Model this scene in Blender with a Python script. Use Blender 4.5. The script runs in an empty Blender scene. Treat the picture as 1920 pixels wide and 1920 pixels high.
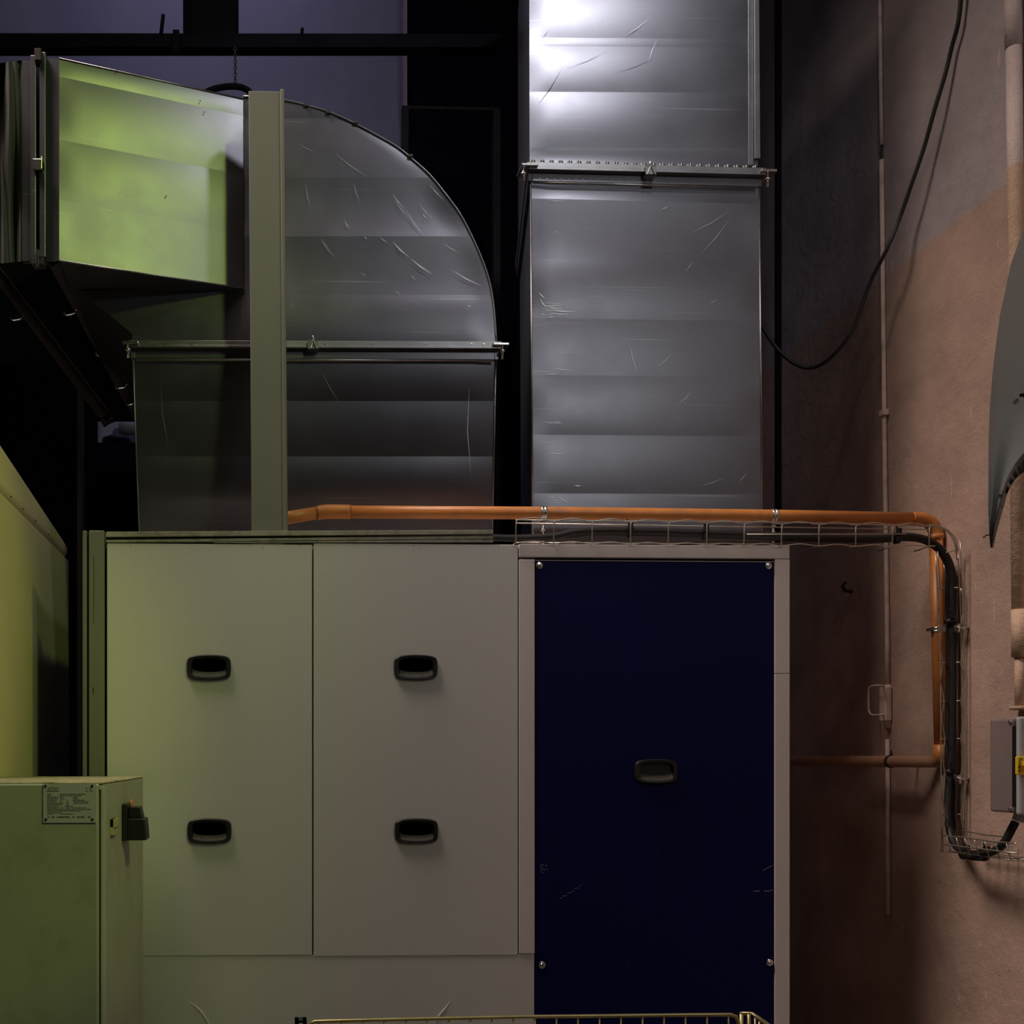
import bpy, math, random
from mathutils import Vector, Matrix
random.seed(7)
S = bpy.context.scene
# ------------------------------------------------------------------ camera, world, lights, exposure
F = 2000.0; PXC, PYC = 568.0, 1422.0; TH = math.atan(0.034)
CAM = Vector((0, 0, 1.5))
cd = bpy.data.cameras.new('camera'); cd.sensor_width = 36; cd.lens = 36 * F / 1920
cd.shift_x = (960 - PXC) / 1920; cd.shift_y = (PYC - 960) / 1920
cam = bpy.data.objects.new('camera', cd); S.collection.objects.link(cam)
cam.location = CAM; cam.rotation_euler = (math.pi / 2, 0, -TH); S.camera = cam
w = bpy.data.worlds.new('world'); S.world = w; w.use_nodes = True
w.node_tree.nodes['Background'].inputs[0].default_value = (0.5, 0.5, 0.7, 1)
w.node_tree.nodes['Background'].inputs[1].default_value = 0.004

def area(name, loc, target, size, energy, color, spread=math.pi):
    l = bpy.data.lights.new(name, 'AREA'); l.shape = 'DISK'; l.size = size; l.energy = energy
    l.color = color; l.spread = spread
    o = bpy.data.objects.new(name, l); S.collection.objects.link(o); o.location = loc
    o.rotation_euler = (Vector(target) - Vector(loc)).to_track_quat('-Z', 'Y').to_euler()
    return o
def spot(name, loc, target, size, energy, color, angle, blend):
    l = bpy.data.lights.new(name, 'SPOT'); l.shadow_soft_size = size; l.energy = energy; l.color = color
    l.spot_size = math.radians(angle); l.spot_blend = blend
    o = bpy.data.objects.new(name, l); S.collection.objects.link(o); o.location = loc
    o.rotation_euler = (Vector(target) - Vector(loc)).to_track_quat('-Z', 'Y').to_euler()
    return o
area('high_warm_lamp', (0.30, 2.45, 5.1), (2.0, 2.25, 1.3), 0.28, 0.9, (1.0, .84, .78), math.radians(105))
spot('wall_lamp', (1.15, 1.3, 4.1), (2.0, 2.4, 2.6), 0.12, 7, (1.0, .80, .72), 95, 0.8)
area('cool_lamp', (1.24, 1.7, 4.75), (0.80, 3.2, 3.8), 0.24, 3.0, (.97, .96, 1.0), math.radians(76))
spot('green_spot', (1.42, 0.0, 4.85), (1.42 - 3.6, 1.70, 2.5), 0.12, 72, (0.72, 1.0, 0.14), 79, 0.3)
spot('green_side_fill', (1.2, 1.0, 3.2), (1.2 - 2.20, 2.51, 1.55), 0.10, 52, (0.80, 1.0, 0.10), 37, 0.35)  # added fill spot that greens the housing and cabinet side
area('unit_door_fill', (1.8, -0.4, 3.8), (0.6, 3.0, 1.4), 0.4, 10, (.97, 1.0, 1.0))  # added fill light for the unit doors and riser, not a hall fixture
area('hall_side_lamp', (-1.2, 2.45, 5.6), (2.0, 2.6, 0.0), 1.6, 22, (1.0, .82, .72), math.radians(64))
area('skylight', (-0.2, 4.9, 6.9), (-0.7, 5.75, 3.6), 1.4, 5.0, (.60, .54, 1.0), math.radians(100))
vs = S.view_settings; vs.view_transform = 'Standard'; vs.look = 'None'; vs.gamma = 1
vs.use_curve_mapping = False; vs.exposure = 0.0

# ------------------------------------------------------------------ helpers
def ray(x, y):
    u = (x - PXC) / F; v = (PYC - y) / F
    return Vector((math.sin(TH) + u * math.cos(TH), math.cos(TH) - u * math.sin(TH), v))
def P(x, y, Y):
    d = ray(x, y); return CAM + d * (Y / d.y)
def PX(x, y, X):
    d = ray(x, y); return CAM + d * (X / d.x)

def catmull(pts, n=8):
    pts = [Vector(p) for p in pts]; out = []
    q = [pts[0] * 2 - pts[1]] + pts + [pts[-1] * 2 - pts[-2]]
    for i in range(1, len(q) - 2):
        a, b, c, d = q[i - 1], q[i], q[i + 1], q[i + 2]
        for k in range(n):
            t = k / n
            out.append(0.5 * ((2 * b) + (c - a) * t + (2 * a - 5 * b + 4 * c - d) * t * t + (3 * b - a - 3 * c + d) * t ** 3))
    out.append(pts[-1]); return out

class MB:
    def __init__(s): s.v = []; s.f = []; s.m = []; s.s = []
    def face(s, idx, mi=0, sm=False): s.f.append(tuple(idx)); s.m.append(mi); s.s.append(sm)
    def poly(s, pts, mi=0):
        n = len(s.v); s.v += [Vector(p) for p in pts]; s.face(range(n, n + len(pts)), mi); return s
    def box(s, a, b, mi=0):
        a = Vector(a); b = Vector(b); n = len(s.v)
        lo = Vector([min(a[i], b[i]) for i in range(3)]); hi = Vector([max(a[i], b[i]) for i in range(3)])
        for z in (lo.z, hi.z):
            for x, y in ((lo.x, lo.y), (hi.x, lo.y), (hi.x, hi.y), (lo.x, hi.y)): s.v.append(Vector((x, y, z)))
        for q in ((3, 2, 1, 0), (4, 5, 6, 7), (0, 1, 5, 4), (1, 2, 6, 5), (2, 3, 7, 6), (3, 0, 4, 7)):
            s.face([n + i for i in q], mi)
        return s
    def hexa(s, bot, top, mi=0):      # 4 bottom pts ccw from above, 4 top pts
        n = len(s.v); s.v += [Vector(p) for p in bot] + [Vector(p) for p in top]
        for q in ((3, 2, 1, 0), (4, 5, 6, 7), (0, 1, 5, 4), (1, 2, 6, 5), (2, 3, 7, 6), (3, 0, 4, 7)):
            s.face([n + i for i in q], mi)
        return s
    def prism(s, pts, off, mi=0, smooth_side=False):   # planar polygon extruded by off
        off = Vector(off); k = len(pts); n = len(s.v)
        s.v += [Vector(p) for p in pts] + [Vector(p) + off for p in pts]
        s.face(list(range(n, n + k))[::-1], mi); s.face(range(n + k, n + 2 * k), mi)
        for i in range(k):
            j = (i + 1) % k; s.face((n + i, n + j, n + k + j, n + k + i), mi, smooth_side)
        return s
    def tube(s, pts, r, n=10, closed=False, mi=0, cap=True):
        pts = [Vector(p) for p in pts]; k = len(pts); rs = r if isinstance(r, (list, tuple)) else [r] * k
        T = []
        for i in range(k):
            a = pts[(i - 1) % k] if (closed or i > 0) else pts[i]
            b = pts[(i + 1) % k] if (closed or i < k - 1) else pts[i]
            T.append((b - a).normalized() if (b - a).length > 1e-9 else Vector((0, 0, 1)))
        up = Vector((0, 0, 1)) if abs(T[0].z) < 0.9 else Vector((1, 0, 0))
        N = (up - T[0] * up.dot(T[0])).normalized(); base = len(s.v)
        for i in range(k):
            N = (N - T[i] * N.dot(T[i])).normalized(); B = T[i].cross(N)
            for j in range(n):
                a = 2 * math.pi * j / n
                s.v.append(pts[i] + (N * math.cos(a) + B * math.sin(a)) * rs[i])
        for i in range(k if closed else k - 1):
            for j in range(n):
                i2 = (i + 1) % k; j2 = (j + 1) % n
                s.face((base + i * n + j, base + i * n + j2, base + i2 * n + j2, base + i2 * n + j), mi, True)
        if cap and not closed:
            s.face([base + j for j in range(n)][::-1], mi); s.face([base + (k - 1) * n + j for j in range(n)], mi)
        return s
    def cyl(s, a, b, r, n=16, mi=0): return s.tube([a, b], r, n, mi=mi)
    def grid(s, fn, nu, nv, mi=0, sm=True):
        base = len(s.v)
        for j in range(nv + 1):
            for i in range(nu + 1): s.v.append(Vector(fn(i / nu, j / nv)))
        for j in range(nv):
            for i in range(nu):
                a = base + j * (nu + 1) + i
                s.face((a, a + 1, a + nu + 2, a + nu + 1), mi, sm)
        return s
    def make(s, name, mat, parent=None, bevel=0, label=None, cat=None, group=None, kind=None, segs=2):
        root = parent
        while root is not None and root.parent is not None: root = root.parent
        if root is not None: base = root.location.copy()
        else:
            lo = Vector([min(v[i] for v in s.v) for i in range(3)]); hi = Vector([max(v[i] for v in s.v) for i in range(3)])
            base = Vector(((lo.x + hi.x) / 2, (lo.y + hi.y) / 2, lo.z))
        me = bpy.data.meshes.new(name)
        me.from_pydata([tuple(v - base) for v in s.v], [], s.f)
        for i, p in enumerate(me.polygons): p.material_index = s.m[i]; p.use_smooth = s.s[i]
        for mm in (mat if isinstance(mat, (list, tuple)) else [mat]): me.materials.append(mm)
        me.update()
        o = bpy.data.objects.new(name, me); S.collection.objects.link(o)
        if parent is not None: o.parent = parent
        else: o.location = base
        if bevel:
            md = o.modifiers.new('bevel', 'BEVEL'); md.width = bevel; md.segments = segs; md.limit_method = 'ANGLE'
            md.angle_limit = math.radians(40); md.harden_normals = False
        tag(o, label, cat, group, kind); return o
def tag(o, label=None, cat=None, group=None, kind=None):
    if label: o['label'] = label
    if cat: o['category'] = cat
    if group: o['group'] = group
    if kind: o['kind'] = kind
    return o
def thing(name, loc, label, cat, group=None):
    o = bpy.data.objects.new(name, None); S.collection.objects.link(o); o.location = loc
    o.empty_display_size = 0.1
    return tag(o, label, cat, group)

# ------------------------------------------------------------------ materials
def mat(name, col, rough=0.6, metal=0.0, var=0.12, vscale=3.0, bump=0.0, bscale=60.0, dirt=None, dirt_amt=0.0,
        dscale=2.0, spec=0.5, stretch=None, grain=0.0, alpha=None, rvar=0.0, scratch=0.0, coat=0.0):
    m = bpy.data.materials.new(name); m.use_nodes = True; nt = m.node_tree; N = nt.nodes; L = nt.links
    b = N['Principled BSDF']; b.inputs['Roughness'].default_value = rough; b.inputs['Metallic'].default_value = metal
    b.inputs['Specular IOR Level'].default_value = spec
    if coat: b.inputs['Coat Weight'].default_value = coat
    tc = N.new('ShaderNodeTexCoord'); mp = N.new('ShaderNodeMapping'); L.new(tc.outputs['Object'], mp.inputs[0])
    if stretch: mp.inputs['Scale'].default_value = stretch
    def noise(sc, det=4, ro=0.55):
        n = N.new('ShaderNodeTexNoise'); n.inputs['Scale'].default_value = sc; n.inputs['Detail'].default_value = det
        n.inputs['Roughness'].default_value = ro; L.new(mp.outputs[0], n.inputs['Vector']); return n
    def ramp(src, lo, hi, c0, c1):
        r = N.new('ShaderNodeMapRange'); r.inputs[1].default_value = lo; r.inputs[2].default_value = hi
        r.inputs[3].default_value = c0; r.inputs[4].default_value = c1; L.new(src, r.inputs[0]); return r
    def mixc(fac, a, bb, mode='MIX'):
        x = N.new('ShaderNodeMix'); x.data_type = 'RGBA'; x.blend_type = mode
        if isinstance(fac, float): x.inputs[0].default_value = fac
        else: L.new(fac, x.inputs[0])
        for k, val in ((6, a), (7, bb)):
            if isinstance(val, tuple): x.inputs[k].default_value = (*val, 1)
            else: L.new(val, x.inputs[k])
        return x.outputs[2]
    n1 = noise(vscale)
    r1 = ramp(n1.outputs['Fac'], 0.25, 0.75, 1 - var, 1 + var)
    v = N.new('ShaderNodeVectorMath'); v.operation = 'SCALE'; v.inputs[0].default_value = col; L.new(r1.outputs[0], v.inputs['Scale'])
    out = v.outputs[0]
    if grain:
        ng = noise(900, 2); rg = ramp(ng.outputs['Fac'], 0.3, 0.7, 1 - grain, 1 + grain)
        v2 = N.new('ShaderNodeVectorMath'); v2.operation = 'SCALE'; L.new(out, v2.inputs[0]); L.new(rg.outputs[0], v2.inputs['Scale']); out = v2.outputs[0]
    if dirt:
        nd = noise(dscale, 8, 0.7); rd = ramp(nd.outputs['Fac'], 0.5, 0.7, 0.0, dirt_amt); out = mixc(rd.outputs[0], out, dirt)
    if scratch:
        for k, (ang, sc) in enumerate(((0.9, 1.0), (-0.35, 1.4), (2.2, 0.8))):
            m2 = N.new('ShaderNodeMapping'); L.new(tc.outputs['Object'], m2.inputs[0])
            m2.inputs['Rotation'].default_value = (0, ang, 0); m2.inputs['Scale'].default_value = (1.6 * sc, 1, 170 * sc)
            ns = N.new('ShaderNodeTexNoise'); ns.inputs['Scale'].default_value = 1.8; ns.inputs['Detail'].default_value = 1
            L.new(m2.outputs[0], ns.inputs['Vector'])
            rs = ramp(ns.outputs['Fac'], 0.80 - 0.03 * k, 0.86, 0.0, scratch); out = mixc(rs.outputs[0], out, (0.95, 0.95, 0.92))
    L.new(out, b.inputs['Base Color'])
    if rvar:
        nr = noise(vscale * 2.3, 5); rr = ramp(nr.outputs['Fac'], 0.3, 0.7, max(rough - rvar, 0.05), min(1, rough + rvar)); L.new(rr.outputs[0], b.inputs['Roughness'])
    if bump:
        nb = noise(bscale, 5); bp = N.new('ShaderNodeBump'); bp.inputs['Strength'].default_value = bump
        bp.inputs['Distance'].default_value = 0.004; L.new(nb.outputs['Fac'], bp.inputs['Height']); L.new(bp.outputs[0], b.inputs['Normal'])
    if alpha is not None:
        b.inputs['Transmission Weight'].default_value = alpha; b.inputs['IOR'].default_value = 1.2
    return m
M = {}
M['galv'] = mat('galvanised_sheet', (0.180, 0.180, 0.205), 0.37, 0.9, 0.05, 4, 0.03, 400, grain=0.16, rvar=0.02, scratch=0.22)
M['galv_edge'] = mat('galvanised_edge', (0.32, 0.32, 0.33), 0.38, 1.0, 0.15, 20, 0.05, 300, grain=0.1)
M['bright'] = mat('scratch_bare_zinc', (0.9, 0.92, 0.9), 0.35, 0.6, 0.1)
M['zinc'] = mat('zinc_plated_steel', (0.75, 0.75, 0.74), 0.25, 1.0, 0.1, 30)
M['cream'] = mat('powder_coated_panel', (0.58, 0.575, 0.53), 0.55, 0, 0.03, 2, 0.02, 500, grain=0.10)
M['frame'] = mat('powder_coated_frame', (0.66, 0.59, 0.56), 0.5, 0, 0.04, 3, 0.02, 500, grain=0.10)
M['dust'] = mat('dusty_top_rail', (0.30, 0.29, 0.22), 0.8, 0, 0.25, 25, 0.2, 200, (0.10, 0.09, 0.06), 0.7, 30)
M['column'] = mat('painted_channel', (0.17, 0.17, 0.135), 0.6, 0, 0.08, 3, 0.03, 300, grain=0.12)
M['blue'] = mat('blue_panel_paint', (0.0008, 0.0018, 0.050), 0.6, 0, 0.12, 6, 0.02, 500, grain=0.35, spec=0.15)
M['black'] = mat('black_plastic', (0.008, 0.008, 0.009), 0.45, 0, 0.2, 20)
M['gap'] = mat('dark_gap', (0.003, 0.003, 0.004), 0.9)
M['handle'] = mat('handle_plastic', (0.012, 0.012, 0.013), 0.4, 0, 0.1, 20)
M['ledge'] = mat('handle_lit_ledge', (0.06, 0.058, 0.045), 0.8, 0, 0.3, 200, grain=0.4)  # paler tone paints in the light caught by the sloping ledge
M['cabinet'] = mat('control_cabinet_paint', (0.36, 0.37, 0.32), 0.55, 0, 0.06, 4, 0.02, 400, (0.12, 0.10, 0.05), 0.25, 9, grain=0.12)
M['cab_top'] = mat('dusty_cabinet_top', (0.34, 0.31, 0.18), 0.9, 0, 0.25, 25, 0.4, 120, (0.06, 0.05, 0.02), 0.9, 22)
M['orange'] = mat('orange_pipe', (0.66, 0.24, 0.05), 0.42, 0, 0.15, 14, 0.04, 200, (0.30, 0.20, 0.14), 0.5, 16, spec=0.6)
M['orange_dust'] = mat('dusty_orange_pipe', (0.42, 0.22, 0.13), 0.8, 0, 0.15, 14, 0.1, 200)
M['rubber'] = mat('cable_rubber', (0.014, 0.013, 0.013), 0.55, 0, 0.2, 20)
M['wire'] = mat('tray_wire', (0.60, 0.55, 0.48), 0.38, 0.9, 0.15, 30)
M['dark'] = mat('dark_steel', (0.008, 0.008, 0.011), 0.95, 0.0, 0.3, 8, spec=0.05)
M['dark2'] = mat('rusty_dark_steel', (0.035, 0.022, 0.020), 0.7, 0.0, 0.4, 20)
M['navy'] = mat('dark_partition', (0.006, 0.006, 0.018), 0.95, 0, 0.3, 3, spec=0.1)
M['lilac'] = mat('pale_far_wall', (0.42, 0.41, 0.46), 0.85, 0, 0.06, 1.5, 0.05, 20, (0.30, 0.29, 0.33), 0.4, 2.5)
M['canvas'] = mat('canvas_connector', (0.10, 0.10, 0.10), 0.8, 0, 0.2, 8)
M['housing'] = mat('beige_housing_paint', (0.70, 0.62, 0.42), 0.6, 0, 0.05, 3, 0.02, 300, grain=0.12)
M['post'] = mat('pinkish_post', (0.12, 0.09, 0.10), 0.7, 0, 0.1)
M['grey'] = mat('grey_cowl_paint', (0.36, 0.365, 0.35), 0.6, 0, 0.08, 4, 0.02, 300, grain=0.12)
M['alu'] = mat('nameplate_aluminium', (0.46, 0.45, 0.52), 0.5, 0.1, 0.05, 10, grain=0.15)
M['ink'] = mat('nameplate_ink', (0.03, 0.03, 0.03), 0.7)
M['ink_red'] = mat('nameplate_red_ink', (0.16, 0.10, 0.09), 0.7)
M['white_pl'] = mat('latch_plastic', (0.42, 0.40, 0.24), 0.5)
M['orange_pl'] = mat('orange_lever', (0.55, 0.14, 0.03), 0.5)
M['yellow'] = mat('yellow_switch_plate', (0.75, 0.50, 0.02), 0.45, 0, 0.08, 20)
M['lightgrey'] = mat('switch_box_body', (0.42, 0.42, 0.43), 0.55, 0, 0.06, 10)
M['smoky'] = mat('smoky_clear_cover', (0.34, 0.27, 0.26), 0.25, 0, 0.1, 10, alpha=0.35)
M['basket'] = mat('trolley_wire', (0.45, 0.38, 0.18), 0.4, 0.8, 0.2, 20)  # yellow tone puts the yellowish light on the wire into its colour
M['floor'] = mat('concrete_floor', (0.16, 0.15, 0.14), 0.8, 0, 0.2, 2, 0.2, 20)
M['ceiling'] = mat('dark_ceiling', (0.10, 0.10, 0.11), 0.9)
M['hallwall'] = mat('hall_wall', (0.30, 0.29, 0.28), 0.9)
M['conduit'] = mat('painted_conduit', (0.80, 0.62, 0.56), 0.6, 0, 0.12, 10, 0.1, 100, (0.40, 0.27, 0.2), 0.6, 14)  # lifted above the wall colour to imitate light the raised conduit catches

def wall_material(name, upper, lower, zline, fuzz=0.004, pits=True):
    m = bpy.data.materials.new(name); m.use_nodes = True; nt = m.node_tree; N = nt.nodes; L = nt.links
    b = N['Principled BSDF']; b.inputs['Roughness'].default_value = 0.72
    g = N.new('ShaderNodeNewGeometry'); sep = N.new('ShaderNodeSeparateXYZ'); L.new(g.outputs['Position'], sep.inputs[0])
    def noise(sc, det=5, ro=0.6):
        n = N.new('ShaderNodeTexNoise'); n.inputs['Scale'].default_value = sc; n.inputs['Detail'].default_value = det
        n.inputs['Roughness'].default_value = ro; L.new(g.outputs['Position'], n.inputs['Vector']); return n
    def mr(src, a, bb, c, d):
        r = N.new('ShaderNodeMapRange'); 
        for i, val in zip((1, 2, 3, 4), (a, bb, c, d)): r.inputs[i].default_value = val
        L.new(src, r.inputs[0]); return r.outputs[0]
    nz = noise(9, 3); add = N.new('ShaderNodeMath'); add.operation = 'MULTIPLY_ADD'; add.inputs[1].default_value = 0.02
    L.new(nz.outputs['Fac'], add.inputs[0]); L.new(sep.outputs[2], add.inputs[2])
    f = mr(add.outputs[0], zline + 0.01 - fuzz, zline + 0.01 + fuzz, 0, 1)
    mx = N.new('ShaderNodeMix'); mx.data_type = 'RGBA'; L.new(f, mx.inputs[0]); mx.inputs[6].default_value = (*lower, 1); mx.inputs[7].default_value = (*upper, 1)
    n2 = noise(3.5, 6); n3 = noise(700, 2)
    s1 = mr(n2.outputs['Fac'], 0.3, 0.7, 0.75, 1.2); s3 = mr(n3.outputs['Fac'], 0.3, 0.7, 0.7, 1.3)
    mu = N.new('ShaderNodeMath'); mu.operation = 'MULTIPLY'; L.new(s1, mu.inputs[0]); L.new(s3, mu.inputs[1])
    v = N.new('ShaderNodeVectorMath'); v.operation = 'SCALE'; L.new(mx.outputs[2], v.inputs[0]); L.new(mu.outputs[0], v.inputs['Scale'])
    # pale chips stretched vertically, dark pits
    mp = N.new('ShaderNodeMapping'); mp.inputs['Scale'].default_value = (60, 60, 14); L.new(g.outputs['Position'], mp.inputs[0])
    n4 = N.new('ShaderNodeTexNoise'); n4.inputs['Scale'].default_value = 1; n4.inputs['Detail'].default_value = 2; L.new(mp.outputs[0], n4.inputs['Vector'])
    c1 = mr(n4.outputs['Fac'], 0.71, 0.76, 0, 0.5)
    m5 = N.new('ShaderNodeMix'); m5.data_type = 'RGBA'; L.new(c1, m5.inputs[0]); L.new(v.outputs[0], m5.inputs[6]); m5.inputs[7].default_value = (0.75, 0.6, 0.52, 1)
    n6 = noise(38, 4, 0.7); low = mr(sep.outputs[2], 1.0, 2.4, 1.0, 0.0)
    c2 = mr(n6.outputs['Fac'], 0.66, 0.72, 0, 0.6); mm = N.new('ShaderNodeMath'); mm.operation = 'MULTIPLY'; L.new(c2, mm.inputs[0]); L.new(low, mm.inputs[1])
    m7 = N.new('ShaderNodeMix'); m7.data_type = 'RGBA'; L.new(mm.outputs[0], m7.inputs[0]); L.new(m5.outputs[2], m7.inputs[6]); m7.inputs[7].default_value = (0.07, 0.04, 0.03, 1)
    L.new(m7.outputs[2], b.inputs['Base Color'])
    nb = noise(28, 7, 0.65); nb2 = noise(200, 3); ad = N.new('ShaderNodeMath'); ad.operation = 'MULTIPLY_ADD'; ad.inputs[1].default_value = 0.3
    L.new(nb2.outputs['Fac'], ad.inputs[0]); L.new(nb.outputs['Fac'], ad.inputs[2])
    bp = N.new('ShaderNodeBump'); bp.inputs['Strength'].default_value = 0.6; bp.inputs['Distance'].default_value = 0.008
    L.new(ad.outputs[0], bp.inputs['Height']); L.new(bp.outputs[0], b.inputs['Normal'])
    return m
XW = 2.007
ZP = PX(1889, 341, XW).z
M['rwall'] = wall_material('two_tone_plaster', (0.46, 0.385, 0.39), (0.50, 0.345, 0.28), ZP)
M['drain'] = wall_material('two_tone_painted_pipe', (0.62, 0.49, 0.46), (0.62, 0.42, 0.30), P(1900, 311, 2.76).z, 0.002)

# ------------------------------------------------------------------ structure
def slab(name, a, b, m): return MB().box(a, b).make(name, m, kind='structure')
XL = -5.0; YB = 5.75; YN = -3.2; ZC = 7.2
slab('floor', (XL - .15, YN - .15, -0.15), (XW + .15, YB + .15, 0), M['floor'])
slab('ceiling', (XL - .15, YN - .15, ZC), (XW + .15, YB + .15, ZC + .15), M['ceiling'])
slab('wall_right', (XW, YN, 0), (XW + .15, YB, ZC), M['rwall'])
slab('wall_left', (XL - .15, YN, 0), (XL, YB, ZC), M['hallwall'])
slab('wall_back', (XL - .15, YB, 0), (XW + .15, YB + .15, ZC), M['lilac'])
slab('wall_front', (XL - .15, YN - .15, 0), (XW + .15, YN, ZC), M['hallwall'])
# dark partition closing the right-hand bay, with a pale corner bead
xp = P(763, 300, 5.62).x
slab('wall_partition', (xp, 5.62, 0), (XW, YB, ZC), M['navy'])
MB().box((xp - .008, 5.605, P(760, 207, 5.61).z), (xp - .001, 5.74, ZC)).make('trim_1', M['conduit'], kind='structure')

# ------------------------------------------------------------------ background
YBm = 3.9; b0 = P(-60, 62, YBm); b1 = P(940, 88, YBm)
t = thing('roof_beam', ((b0.x + b1.x) / 2, YBm + .03, b1.z), 'long dark steel beam running across the pale far wall', 'beam')
c0, c1, c2, c3 = P(-60, 62, YBm), P(-60, 88, YBm), P(940, 63, YBm), P(940, 88, YBm)
def bm(za, zb, zc, zd, d0, d1, nm):
    X0, X1 = c0.x, c2.x
    MB().hexa([(X0, YBm + d0, za), (X1, YBm + d0, zc), (X1, YBm + d1, zc), (X0, YBm + d1, za)], [(X0, YBm + d0, zb), (X1, YBm + d0, zd), (X1, YBm + d1, zd), (X0, YBm + d1, zb)]).make(nm, M['dark'], t)
bm(c1.z, c0.z, c3.z, c2.z, 0, .008, 'web')
bm(c1.z, c1.z + .006, c3.z, c3.z + .006, .008, .05, 'lower_flange')
bm(c0.z - .006, c0.z, c2.z - .006, c2.z, .008, .05, 'upper_flange')
a = P(324, 56, YBm - .008); b = P(336, 99, YBm - .008)
hx = (a.x + b.x) / 2; hz = P(329, 92, YBm - .008).z
ring = [(a.x, a.z), (b.x, a.z), (b.x, b.z), (a.x, b.z)]
m = MB(); N8 = 12; hole = [(hx + .004 * math.cos(math.pi / 4 + math.pi * 2 * i / N8), hz + .004 * math.sin(math.pi / 4 + math.pi * 2 * i / N8)) for i in range(N8)]
outr = [(b.x, a.z), (hx, a.z), (a.x, a.z), (a.x, hz), (a.x, b.z), (hx, b.z), (b.x, b.z), (b.x, hz)]
hole = [(hx + .004 * math.cos(math.pi / 4 + math.pi * i / 4), hz + .004 * math.sin(math.pi / 4 + math.pi * i / 4)) for i in range(8)]
for i in range(8):
    j = (i + 1) % 8
    m.hexa([(outr[i][0], YBm - .010, outr[i][1]), (outr[j][0], YBm - .010, outr[j][1]), (hole[j][0], YBm - .010, hole[j][1]), (hole[i][0], YBm - .010, hole[i][1])],
           [(outr[i][0], YBm - .001, outr[i][1]), (outr[j][0], YBm - .001, outr[j][1]), (hole[j][0], YBm - .001, hole[j][1]), (hole[i][0], YBm - .001, hole[i][1])])
m.make('bracket', M['dark'], t)
MB().tube([P(302, 64, YBm), P(306, 28, YBm)], .007, 6).make('rod_stub', M['dark'], t)
MB().tube([P(566, 64, YBm), P(567, 53, YBm)], .006, 6).make('rod_stub', M['dark'], t)
a = P(343, 63, 3.96); b = P(447, 63, 3.96)
MB().box((a.x, 3.96, a.z - .01), (b.x, 4.0, ZC - .01)).make('hanging_panel', M['dark'], bevel=.004, label='dark upright panel rising from the beam in front of the pale far wall', cat='panel')
# shelf frame by the partition
t = thing('steel_frame', (P(840, 215, 5.3).x, 5.3, 0), 'dark steel frame with a horizontal top rail beside the far partition', 'frame')
a = P(752, 207, 5.3); b = P(935, 216, 5.3)
MB().box((a.x, 5.26, b.z), (b.x, 5.3, a.z)).make('top_rail', M['dark2'], t)
c = P(764, 216, 5.3); MB().box((a.x, 5.26, 0.0), (c.x, 5.3, b.z)).make('post', M['dark2'], t)
c = P(922, 216, 5.3); MB().box((c.x, 5.26, 0.0), (b.x, 5.3, b.z)).make('post', M['dark2'], t)
# chain from the beam to the strap over the duct
YCH = 3.875; ctop = P(441, 89, YCH); cbot = P(441, 161, YCH)
CH = thing('suspension_chain', cbot, 'thin steel chain hanging down to the strap over the green-lit duct', 'chain')
nl = 12; dz = (ctop.z - cbot.z) / nl; m = MB()
for i in range(nl):
    c = cbot + Vector((0, 0, dz * (i + .5))); ax = Vector((1, 0, 0)) if i % 2 else Vector((.3, 1, 0)).normalized()
    m.tube([c + ax * (.0050 * math.cos(q)) + Vector((0, 0, dz * .62 * math.sin(q))) for q in [2 * math.pi * k / 10 for k in range(10)]], .0018, 5, True)
m.make('links', M['dark2'], CH)
t = MB(); arc = [P(x, y, 3.87) for x, y in ((380, 176), (398, 168), (420, 163), (441, 162), (456, 165), (468, 172), (474, 182))]
t.tube(catmull(arc, 5), .011, 8)
t.make('suspension_strap', M['dark'], label='dark curved strap arching over the top of the ducts under the chain', cat='strap')

# dark box and hat-shaped vent in the gap at left, pinkish post, dark cabinet
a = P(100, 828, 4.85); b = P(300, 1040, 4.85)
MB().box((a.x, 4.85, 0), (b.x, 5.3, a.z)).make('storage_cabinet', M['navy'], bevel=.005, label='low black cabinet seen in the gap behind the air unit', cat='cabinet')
h0 = P(190, 806, 5.0); h1 = P(245, 828, 5.0)
hx0, hx1, hz = h0.x, h1.x, a.z
m = MB(); cx = (hx0 + hx1) / 2; r = (hx1 - hx0) / 2
pr = [(r * .93, 0), (r * .93, .035), (r * 1.0, .045), (r, .065), (r * .55, .08), (0.001, .082)]
m.grid(lambda u, v: (cx + pr[int(round(v * 5))][0] * math.cos(2 * math.pi * u), 5.03 + pr[int(round(v * 5))][0] * math.sin(2 * math.pi * u), hz + pr[int(round(v * 5))][1]), 24, 5)
m.make('lidded_tin', mat('dark_teal_tin', (0.03, 0.045, 0.05), .6), label='round dark lidded tin standing on the low black cabinet', cat='tin')
a = 0; b = 0
MB().cyl(P(224, 804, 5.69), P(300, 800, 5.69), .04).make('wall_pipe', M['lilac'], label='pale horizontal pipe on the far wall behind the lidded tin', cat='pipe')
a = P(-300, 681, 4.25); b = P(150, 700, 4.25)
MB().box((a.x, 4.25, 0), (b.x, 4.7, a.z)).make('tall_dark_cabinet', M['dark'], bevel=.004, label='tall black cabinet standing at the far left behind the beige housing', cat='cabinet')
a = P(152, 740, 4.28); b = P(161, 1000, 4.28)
MB().box((a.x, 4.19, 0), (b.x, 4.245, P(155, 715, 4.28).z)).make('corner_post', M['post'], bevel=.002, label='narrow pinkish post at the right edge of the tall black cabinet', cat='post')

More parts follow.
